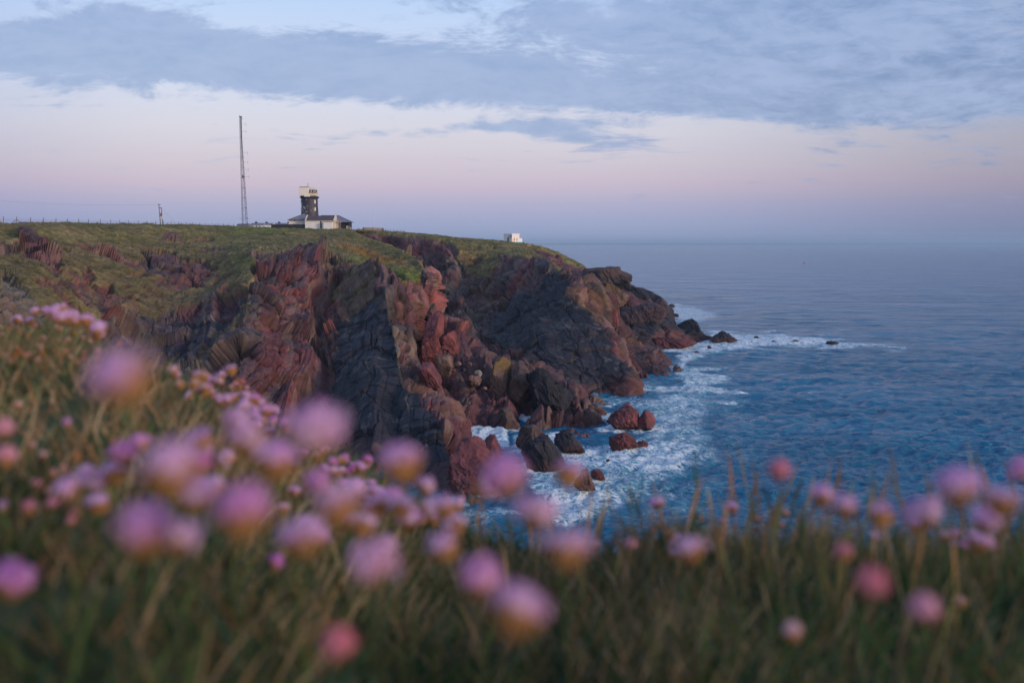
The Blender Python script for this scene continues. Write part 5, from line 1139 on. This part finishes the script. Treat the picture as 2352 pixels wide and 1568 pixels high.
pn = fbm(np.stack([x, y, 0 * x], -1).astype(np.float32), 1.6, 3, 77)
c = pick(n, [4, 4, 3, 3, 3, 2, 2, 1], rs); dry = pick(n, [1, 0, 0, 0, 3, 4, 5, 4], rs); dk = sstep(pn, .47, .53)[:, None] * .95
zone_dry = sstep(-np.abs(t - .6), -.22, -.10) * sstep(-u, -.05, .12)          # dead tangle on the left slope
zone_dry = np.maximum(zone_dry, sstep(-np.abs(u - .08), -.24, -.08) * sstep(-np.abs(t - .55), -.28, -.12))
zone_lush = sstep(t, .80, .90) * sstep(-u, .25, .35) + sstep(.42 - t, .0, .15) * .8
dk = np.clip(dk + .7 * zone_dry[:, None] - .8 * zone_lush[:, None], .04, .95)
c = np.where(rs.uniform(0, 1, (n, 1)) < dk, dry, c) * (1 - .55 * sstep(.42 - t, -.08, .15))[:, None]  # nearest blades darkened: shade at the grass foot is painted into their colour
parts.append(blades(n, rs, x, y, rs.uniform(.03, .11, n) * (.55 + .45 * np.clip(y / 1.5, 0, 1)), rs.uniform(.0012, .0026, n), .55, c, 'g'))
n = 5000; x, y, u, t = scatter(n, rs, t0=.75, t1=1.12); c = pick(n, [4, 4, 2, 2, 3, 3, 3, 2], rs)
parts.append(blades(n, rs, x, y, rs.uniform(.05, .12, n), rs.uniform(.0010, .0022, n), .4, c, 'g'))
n = 1500; x, y, u, t = scatter(n, rs, .05, .75, .5, 1.08); c = pick(n, [5, 4, 2, 2, 3, 2, 2, 2], rs)
parts.append(blades(n, rs, x, y, rs.uniform(.07, .145, n), rs.uniform(.0010, .0018, n), .3, c, 'g'))
n = 1600; x, y, u, t = scatter(n, rs, -.72, .72, .16, .5); c = pick(n, [5, 5, 4, 4, 2, 3, 2, 1], rs) * .6   # broad blades close to the lens, shade there put into their colour
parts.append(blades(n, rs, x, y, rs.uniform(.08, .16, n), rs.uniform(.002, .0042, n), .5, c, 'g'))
n = 9000; sgn_ = np.where(rs.uniform(0, 1, n) < .5, -1, 1); y = rs.uniform(.25, 2.9, n); x = sgn_ * (y * .70 + rs.uniform(0, 2.6, n))       # turf carries on either side
parts.append(blades(n, rs, x, y, rs.uniform(.04, .12, n), rs.uniform(.0014, .003, n), .5, pick(n, [4, 4, 3, 3, 3, 2, 2, 1], rs), 'g'))
n = 260; x, y, u, t = scatter(n, rs, -.05, .72, .55, 1.04); hh_ = rs.uniform(.13, .25, n); v, f, c_ = blades(n, rs, x, y, hh_, rs.uniform(.0008, .0013, n), .16, pick(n, [1, 0, 0, 0, 3, 4, 5, 1], rs), 'g')
vv_ = v.reshape(n, 10, 3); tip = vv_[:, 6:8].mean(1); mid_ = (vv_[:, 6] - vv_[:, 7]); mid_ /= np.linalg.norm(mid_, axis=1, keepdims=True) + 1e-9
vv_[:, 6] = tip + mid_ * .0034; vv_[:, 7] = tip - mid_ * .0034; parts.append((vv_.reshape(-1, 3), f, c_))                       # flowering stems with fuller tips
cl = rs.uniform(-.7, .7, 260); ct = .25 + .8 * rs.uniform(0, 1, 260) ** .8; reps = 26; n = 260 * reps          # leafy rosettes between the grasses
u = np.repeat(cl, reps); cd = np.interp(u, TAN, CD); y0 = cd * np.repeat(ct, reps); aa = rs.uniform(0, 6.28, n); rr_ = .05 * np.sqrt(rs.uniform(0, 1, n))
c = np.repeat(pick(260, [3, 5, 3, 4, 2, 0, 1, 0], rs), reps, 0) * rs.uniform(.7, 1.3, (n, 1))
parts.append(blades(n, rs, u * y0 + rr_ * np.cos(aa), y0 + rr_ * np.sin(aa), rs.uniform(.03, .085, n), rs.uniform(.0022, .005, n), .75, c, 'g'))
def merge(parts, name, mat):
    V_ = []; Fs = []; Cs = []; k = 0
    for v, f, c in parts: V_.append(v); Fs.append(f + k); Cs.append(c); k += len(v)
    return tri_mesh(name, np.concatenate(V_), np.concatenate(Fs), np.clip(np.concatenate(Cs), 0, 1))
tag(link('grass', merge(parts, 'grass', M_VEG), M_VEG), 'long green and straw-coloured clifftop grass filling the foreground', 'grass', kind='stuff')
# dense leaf cushions of thrift along the brow
parts = []
for (px_, d_, n, rad) in [(40, 2.7, 2600, .5), (170, 2.75, 2600, .45), (300, 2.6, 1500, .35), (430, 2.6, 1500, .3), (540, 2.7, 1500, .3), (690, 2.85, 2000, .35), (820, 3.0, 1500, .3), (960, 2.7, 1000, .3), (1560, 1.85, 1600, .3), (1780, 1.75, 1300, .28), (2060, 1.7, 1300, .3), (2280, 1.65, 1300, .3), (600, 1.4, 900, .2), (1250, 1.3, 900, .25)]:
    a = rs.uniform(0, 6.28, n); r_ = rad * np.sqrt(rs.uniform(0, 1, n)); u0 = ray(px_, 800)[0]
    x = u0 * d_ + r_ * np.cos(a); y = d_ + r_ * np.sin(a) * .7; c = pick(n, [5, 3, 4, 4, 1, 1, 1, 0], rs) * .9
    lift = .035 * np.clip(1 - (r_ / rad) ** 2, 0, 1)
    v, f, cc = blades(n, rs, x, y, rs.uniform(.015, .045, n) + lift, rs.uniform(.0014, .0026, n), .7, c, 'c'); parts.append((v, f, cc))
tag(link('leaf_cushions', merge(parts, 'leaf_cushions', M_VEG), M_VEG), 'dense low cushions of narrow thrift leaves along the brow', 'ground cover', kind='stuff')

# thrift flowers
def petal_mat(name, c0, c1):
    m, t = new_mat(name); oc = t.node('ShaderNodeTexCoord').outputs['Object']; s = t.node('ShaderNodeSeparateXYZ'); t.put(s, 0, oc)
    oi = t.node('ShaderNodeObjectInfo').outputs['Random']
    c = t.mix(t.smooth(t.noise(oc, 120, 3), .35, .65), c0 + (1,), c1 + (1,)); c = t.mix(t.math('MULTIPLY', oi, .5), c, (.86, .64, .80, 1))
    b = t.node('ShaderNodeBsdfPrincipled'); t.put(b, 'Base Color', c); b.inputs['Roughness'].default_value = .7; b.inputs['Specular IOR Level'].default_value = .15
    tr = t.node('ShaderNodeBsdfTranslucent'); t.put(tr, 0, c); mx = t.node('ShaderNodeMixShader'); mx.inputs[0].default_value = .4
    t.l.new(b.outputs[0], mx.inputs[1]); t.l.new(tr.outputs[0], mx.inputs[2]); o = t.node('ShaderNodeOutputMaterial'); t.l.new(mx.outputs[0], o.inputs[0]); return m
M_PET = petal_mat('thrift_petal', (.74, .36, .76), (.90, .66, .92)); M_MAG = petal_mat('magenta_thrift_petal', (.68, .20, .66), (.78, .36, .76))
M_BUD = petal_mat('thrift_bud', (.70, .20, .30), (.74, .34, .42)); M_PBUD = petal_mat('pale_thrift_bud', (.58, .38, .30), (.68, .46, .38)); M_DRY = petal_mat('withered_thrift', (.42, .17, .05), (.52, .25, .08))
M_BRACT = simple_mat('papery_bract', (.48, .25, .10), .8, .35, 150, trans=.3); M_STEM = simple_mat('thrift_stem', (.16, .17, .06), .8, .3, 60, trans=.2)
def head_mesh(seed, nf, R, flat, spread=1.0, name='flower_head'):
    rs = np.random.RandomState(seed); mb = MB()
    for k in range(nf):
        zf = 1 - (k + .5) / nf * (1.0 * spread); zf = max(-.2, zf); a = k * 2.39996 + rs.uniform(-.2, .2); rr = math.sqrt(max(0, 1 - zf * zf))
        nrm = Vector((rr * math.cos(a), rr * math.sin(a), zf)); rj = R * rs.uniform(.62, 1.34)
        c = Vector((nrm.x * rj, nrm.y * rj, nrm.z * rj * flat)); t1 = nrm.orthogonal().normalized(); t2 = nrm.cross(t1); ph = rs.uniform(0, 6.28)
        root = c * .55; s_ = R * .36
        for j in range(5):
            b = ph + j * 1.2566; dv = t1 * math.cos(b) + t2 * math.sin(b); sv = t1 * -math.sin(b) + t2 * math.cos(b)
            p1 = c + dv * s_ * .15; p2 = c + dv * s_ * .75 + sv * s_ * .38 + nrm * s_ * .12; p3 = c + dv * s_ * .98 + nrm * s_ * rs.uniform(-.05, .2); p4 = c + dv * s_ * .75 - sv * s_ * .38 + nrm * s_ * .12
            mb.pts([p1, p2, p3, p4], [(0, 1, 2, 3)])
        mb.tube([root, c], R * .05, 3, R * .11)
    me = bpy.data.meshes.new(name); me.from_pydata(mb.v, [], mb.f); me.update(); return me
def bud_mesh(seed, R):
    rs = np.random.RandomState(seed); mb = MB()
    for k in range(26):
        zf = 1 - (k + .5) / 26 * 1.3; a = k * 2.39996; rr = math.sqrt(max(0, 1 - zf * zf)); n = Vector((rr * math.cos(a), rr * math.sin(a), zf * 1.15)); c = n * R * .72
        t1 = n.orthogonal().normalized(); t2 = n.cross(t1).normalized(); up = n.normalized(); s_ = R * .30
        mb.pts([c - up * s_ * .6, c + t1 * s_ * .7, c + up * s_, c - t1 * s_ * .7, c + t2 * s_ * .7, c - t2 * s_ * .7], [(0, 1, 2, 3), (0, 4, 2, 5)])
    mb.lathe([(R * .2, -R * .7), (R * .62, -R * .3), (R * .76, R * .1), (R * .6, R * .55), (R * .2, R * .78)], n=12)
    me = bpy.data.meshes.new('bud_head'); me.from_pydata(mb.v, [], mb.f); me.update(); return me
def bract_mesh(R, seed):
    rs = np.random.RandomState(seed); mb = MB(); mb.lathe([(R * .08, -R * .95), (R * .30, -R * .80), (R * .62, -R * .45), (R * .72, -R * .1), (R * .55, R * .2)], n=12)
    for k in range(12):
        a = k * .5236 + rs.uniform(-.1, .1); c, s_ = math.cos(a), math.sin(a); w_ = R * .22
        mb.pts([(c * R * .35 - s_ * -w_ * .5, s_ * R * .35 + c * -w_ * .5, -R * .75), (c * R * .35 - s_ * w_ * .5, s_ * R * .35 + c * w_ * .5, -R * .75), (c * R * .8 - s_ * w_, s_ * R * .8 + c * w_, -R * .2), (c * R * .86, s_ * R * .86, R * .12), (c * R * .8 + s_ * w_, s_ * R * .8 - c * w_, -R * .2)], [(0, 1, 2, 3, 4)])
    me = bpy.data.meshes.new('bracts'); me.from_pydata(mb.v, [], mb.f); me.update(); return me
R0 = .0125
HEADS = [head_mesh(1, 24, R0 * .86, .72), head_mesh(2, 18, R0 * .92, .8), head_mesh(3, 16, R0 * .98, .5), head_mesh(4, 26, R0 * .92, 1.0), head_mesh(5, 14, R0 * .95, .75)]
for m_ in HEADS: m_.materials.append(M_PET)
MAGS = [head_mesh(8, 32, R0 * .88, .85)]; MAGS[0].materials.append(M_MAG)
BUDS = [bud_mesh(1, R0 * .82)]; BUDS[0].materials.append(M_BUD); PB = [bud_mesh(2, R0 * .75)]; PB[0].materials.append(M_PBUD)
DRY = [bud_mesh(3, R0 * .8)]; DRY[0].materials.append(M_DRY)
BR = bract_mesh(R0 * 1.14, 1); BR.materials.append(M_BRACT)
STEMS = []
for k in range(4):
    b = [(-.12, .1), (.10, .05), (-.04, -.13), (.05, .12)][k]
    q = MB().tube([(b[0] * (s_ / 6 - 1) * (s_ / 6) * 1.2, b[1] * (s_ / 6 - 1) * (s_ / 6) * 1.2, -s_ / 6) for s_ in range(7)], .0011, 5); me = bpy.data.meshes.new('stem'); me.from_pydata(q.v, [], q.f); me.update(); me.materials.append(M_STEM); STEMS.append(me)
rsf = np.random.RandomState(55)
PROTO = {}
def flower(px, py, size, kind='open', label=None, group=None, tilt=None, sc=None):
    """size = apparent width in survey units, which fixes how far away the flower stands"""
    s_ = sc or rsf.uniform(.95, 1.15); d = F * (.026 * s_ + .0105) / size * .80
    lib = {'open': HEADS, 'mag': MAGS, 'bud': BUDS, 'pale': PB, 'dry': DRY}[kind]
    if kind in ('bud', 'pale', 'dry'): d = F * (.020 * s_ + .0105) / size * .82
    dl = d; lim = .97 * float(np.interp(ray(px, 800)[0], TAN, CD))                  # heads stand on the near slope, clear of the turf
    for dd in np.linspace(min(d, lim), .3, 60):
        q_ = W(px, py, dd)
        if q_[2] > float(ground_z(np.array([q_[0]]), np.array([q_[1]]))[0]) + .055: dl = dd; break
    s_ *= min(1.0, max(.45, dl / d)); d = dl
    P = np.array(W(px, py, d)); gz_ = float(ground_z(np.array([P[0]]), np.array([P[1]]))[0])
    tries = 0
    h_ = max(.03, P[2] - gz_)
    root = bpy.data.objects.new({'open': 'thrift_flower', 'mag': 'thrift_flower', 'bud': 'thrift_bud', 'pale': 'thrift_bud', 'dry': 'withered_thrift'}[kind], None); COL.objects.link(root)
    root.empty_display_size = .01; root.location = (P[0], P[1], P[2] - h_ - .01)
    hx = link('flower_head', lib[rsf.randint(len(lib))], None, root); br = link('bracts', BR, None, root); stm = link('stem', STEMS[rsf.randint(4)], None, root)
    tl = tilt if tilt is not None else (rsf.normal(0, .24), rsf.normal(0, .24)); rz = rsf.uniform(0, 6.28)
    for o in (hx, br):
        o.location = (0, 0, h_ + .01); o.rotation_euler = (tl[0], tl[1], rz); o.scale = (s_, s_, s_)
    if kind in ('bud', 'pale', 'dry'): br.scale = (s_ * .72,) * 3
    stm.location = (0, 0, h_ + .01 - R0 * .6); stm.scale = (min(h_, .2), min(h_, .2), h_); stm.rotation_euler = (0, 0, rz)
    tag(root, label, 'flower' if kind != 'bud' and kind != 'pale' else 'flower bud', group)
    return root
BIG = [
 (275, 862, 172, 'open', 'huge round pink thrift head over the left slope, its underside brown', (-.5, -.35)), (722, 985, 150, 'open', 'tall blurred pink thrift standing highest left of centre', (.1, .6)),
 (566, 1000, 112, 'open', 'pink thrift with orange base left of the tallest one', None), (632, 1055, 108, 'open', 'soft pink thrift tucked between two tall ones', None),
 (392, 1068, 165, 'open', 'large pale pink thrift with brown cup at left', (.2, 0)), (445, 1135, 100, 'open', 'faded lilac thrift drooping behind the large pale one', None),
 (557, 1172, 155, 'mag', 'large deep magenta thrift at lower left', None), (330, 1215, 150, 'mag', 'dusky purple thrift low on the left, dark beneath', None), (410, 1225, 120, 'open', 'dusky pink thrift overlapping the purple one', None),
 (215, 1100, 70, 'open', 'flat lilac thrift seen edge-on, left one of a pair', (.1, .5)), (262, 1087, 68, 'open', 'flat lilac thrift seen edge-on, right one of a pair', (.1, -.4)), (225, 1157, 60, 'open', 'small pale thrift under the flat pair', None),
 (30, 1330, 110, 'mag', 'dim purple thrift at the far left edge', None), (692, 1225, 122, 'open', 'pale lilac thrift above the small magenta one', None), (773, 1155, 132, 'open', 'broad pale pink thrift in the middle left', None),
 (853, 1288, 132, 'open', 'pink thrift with orange cup low left of centre', (-.4, -.2)), (918, 1058, 122, 'open', 'pale blurred thrift standing against the dark cliff foot', (-.2, .2)), (1160, 1095, 120, 'mag', 'bright pink thrift with ragged top in the centre', None),
 (1120, 1120, 75, 'open', 'smaller pink thrift joined to the left of the bright centre one', (.1, -.6)), (1305, 1085, 84, 'open', 'pale thrift with orange underside beside the surf', (-.3, .5)), (1235, 1172, 112, 'open', 'pink thrift hanging below the bright centre one', None),
 (1300, 1252, 126, 'open', 'bright pink thrift with ochre base right of centre', (.15, .2)), (1105, 1325, 120, 'mag', 'violet thrift low in the centre', None), (1190, 1395, 162, 'open', 'largest pink thrift at the bottom centre', None),
 (1018, 1252, 92, 'open', 'faded pink thrift with brown cup left of the centre gap', None), (631, 1290, 50, 'mag', 'small vivid magenta thrift deep in the grass', None), (940, 1190, 72, 'open', 'mid-sized pink thrift left of the sea gap', None),
 (980, 1115, 58, 'open', 'pink thrift topping the little group by the red rocks', None), (992, 1168, 66, 'open', 'lilac thrift in the little group by the red rocks', None), (1050, 1156, 44, 'open', 'small round pink thrift alone against the brown rock', None), (857, 1172, 62, 'open', 'small magenta-pink thrift right of the broad pale one', None),
 (1790, 1082, 70, 'bud', 'single rosy bud standing high against the sea', None), (1888, 1135, 70, 'open', 'pink thrift, left half of a joined pair against the sea', None), (1942, 1162, 76, 'open', 'pink thrift with ochre base, right half of a joined pair', None),
 (2022, 1182, 78, 'open', 'rounded pink thrift right of the joined pair', None), (2122, 1172, 96, 'open', 'dusky pink thrift left in the right-hand bunch', None), (2198, 1120, 112, 'open', 'tallest pink thrift of the right-hand bunch', None), (2268, 1195, 80, 'open', 'thrift with golden base low in the right-hand bunch', None),
 (2300, 1148, 96, 'open', 'pink thrift at the right of the right-hand bunch', None), (2348, 1080, 72, 'mag', 'magenta thrift cut by the right edge', None), (2252, 1242, 66, 'open', 'little pink thrift hanging under the right-hand bunch', None),
 (1585, 1256, 86, 'open', 'pink thrift on the grassy brow right of the centre gap', None), (1548, 1276, 36, 'open', 'tiny lilac thrift touching the brow thrift', None), (1938, 1270, 62, 'bud', 'salmon bud just under the brow on the right', None),
 (2000, 1340, 105, 'bud', 'large round rosy bud low right', None), (2122, 1400, 96, 'bud', 'dark rosy bud, lower of the two large ones at right', None), (1820, 1450, 72, 'pale', 'dim fawn bud near the bottom right', None), (2205, 1382, 46, 'pale', 'small cream bud beside the dark rosy bud', None),
 (1510, 1152, 40, 'open', 'small bright thrift at the left end of the right brow', None), (1680, 1166, 34, 'open', 'small thrift in the grass tips below the high rosy bud', None), (1803, 1178, 28, 'pale', 'tiny orange bud under the high rosy bud', None), (1735, 1190, 28, 'pale', 'tiny pale bud among grass tips', None),
 (780, 1478, 110, 'bud', 'very blurred rosy bud at the bottom left of centre', None), (122, 1160, 46, 'bud', 'reddish bud, right one of two at lower left', None), (68, 1166, 50, 'bud', 'reddish bud, left one of two at lower left', None), (10, 985, 62, 'bud', 'dark red bud at the left edge, upper', None), (14, 1050, 66, 'bud', 'dark red bud at the left edge, lower', None),
 (152, 971, 30, 'mag', 'little magenta thrift over dead grass at left', None), (75, 1024, 28, 'pale', 'little fawn bud in dead grass at left', None), (176, 1050, 34, 'dry', 'brown withered head in dead grass at left', None), (42, 930, 30, 'pale', 'pinkish fawn bud below the orange buds', None),
 (1450, 1250, 40, 'bud', 'small reddish bud left of the brow thrift', None), (2015, 1232, 40, 'open', 'small pale thrift under the rounded pink one', None), (1660, 1215, 26, 'pale', 'tiny fawn bud right of the brow thrift', None), (1370, 1250, 30, 'pale', 'tiny fawn bud at the edge of the centre gap', None),
 (5, 1165, 34, 'open', 'small bluish thrift at the left edge', None), (650, 1165, 34, 'open', 'small bluish-lilac thrift behind the magenta one', None),
]
for b in BIG: flower(b[0], b[1], b[2], b[3], b[4], None, b[5])
def band(pts, n, size, kinds, label, group, jx=14, jy=12):
    pts = np.array(pts, float); seg = np.linalg.norm(np.diff(pts, axis=0), axis=1); cum = np.r_[0, np.cumsum(seg)] / seg.sum()
    for k in range(n):
        f = rsf.uniform(0, 1); x = np.interp(f, cum, pts[:, 0]) + rsf.normal(0, jx); y = np.interp(f, cum, pts[:, 1]) + rsf.normal(0, jy)
        kd = kinds[rsf.randint(len(kinds))]; flower(x, y, size * rsf.uniform(.85, 1.25), kd, label, group)
band([(105, 718), (150, 716), (190, 735), (250, 760)], 28, 29, ['open'], 'little pink thrift in the row crowning the upper left hump', 'pink thrift crowning the left hump', 12, 8)
band([(20, 735), (60, 735), (100, 738)], 4, 22, ['open'], 'faint pink thrift at the left end of the hump', 'faint thrift at the left end of the hump', 8, 4)
band([(0, 790), (60, 800), (120, 780), (190, 800), (240, 850)], 46, 15, ['dry', 'dry', 'pale'], 'little orange withered head on the left hump', 'orange withered heads on the left hump', 25, 26)
band([(400, 862), (450, 860), (510, 872), (440, 900)], 20, 28, ['open', 'open', 'open', 'pale'], 'little pink thrift on the brow right of the huge round head', 'pink thrift on the first brow', 14, 10)
band([(530, 880), (560, 885), (565, 900)], 7, 17, ['bud', 'dry'], 'small orange bud at the end of the first brow', 'orange buds at the end of the first brow', 12, 8)
band([(490, 915), (560, 925), (620, 950), (660, 975), (510, 955), (480, 960)], 30, 29, ['open', 'open', 'mag', 'open'], 'little pink thrift on the slope below the first brow', 'pink thrift on the slope below the first brow', 14, 10)
band([(700, 1010), (760, 1040), (800, 1055), (840, 1060)], 24, 24, ['open', 'pale', 'mag'], 'little pink thrift or bud on the falling brow left of centre', 'thrift along the falling brow', 14, 14)
band([(690, 1110), (760, 1090), (830, 1110), (860, 1130), (660, 1150)], 26, 30, ['open', 'open', 'mag'], 'little lilac thrift behind the large blurred heads', 'lilac thrift behind the large heads', 18, 14)
band([(960, 1180), (1010, 1195), (1060, 1170), (920, 1160)], 7, 34, ['open', 'open'], 'little pink thrift at the head of the sea gap', 'thrift at the head of the sea gap', 16, 12)
band([(2100, 1215), (2250, 1250), (2330, 1235), (2030, 1220)], 9, 36, ['open', 'mag', 'pale'], 'small thrift head behind the right-hand bunch', 'small thrift behind the right-hand bunch', 16, 12)
band([(60, 1000), (140, 1120), (90, 1150), (200, 1180), (40, 1100)], 9, 26, ['dry', 'pale', 'bud'], 'small rusty seed head low on the left slope', 'rusty seed heads on the left slope', 25, 20)
band([(1450, 1210), (1700, 1205), (1850, 1215), (2050, 1240)], 14, 20, ['dry', 'pale', 'open'], 'tiny faded head among the grass tips of the right brow', 'faded heads along the right brow', 30, 14)
band([(180, 1080), (480, 1040), (700, 1120), (900, 1200), (1050, 1220)], 24, 62, ['open', 'open', 'open', 'mag'], 'soft pink thrift in the crowd of blurred heads across the left slope', 'crowd of blurred thrift across the left slope', 60, 50)
# ------------------------------------------------------------------ sea haze: even, thin air over land and water
hm, t = new_mat('haze_air')
pv = t.node('ShaderNodeVolumePrincipled'); pv.inputs['Color'].default_value = (.55, .78, 1.0, 1); pv.inputs['Density'].default_value = 7.0e-5; pv.inputs['Anisotropy'].default_value = 0.0
o_ = t.node('ShaderNodeOutputMaterial'); t.l.new(pv.outputs[0], o_.inputs['Volume'])
hz = MB().box(-62000, 62000, -700, 25400, -45, 104).build('haze', hm); hz['kind'] = 'stuff'; tag(hz, 'thin blue sea haze softening the horizon', 'haze')
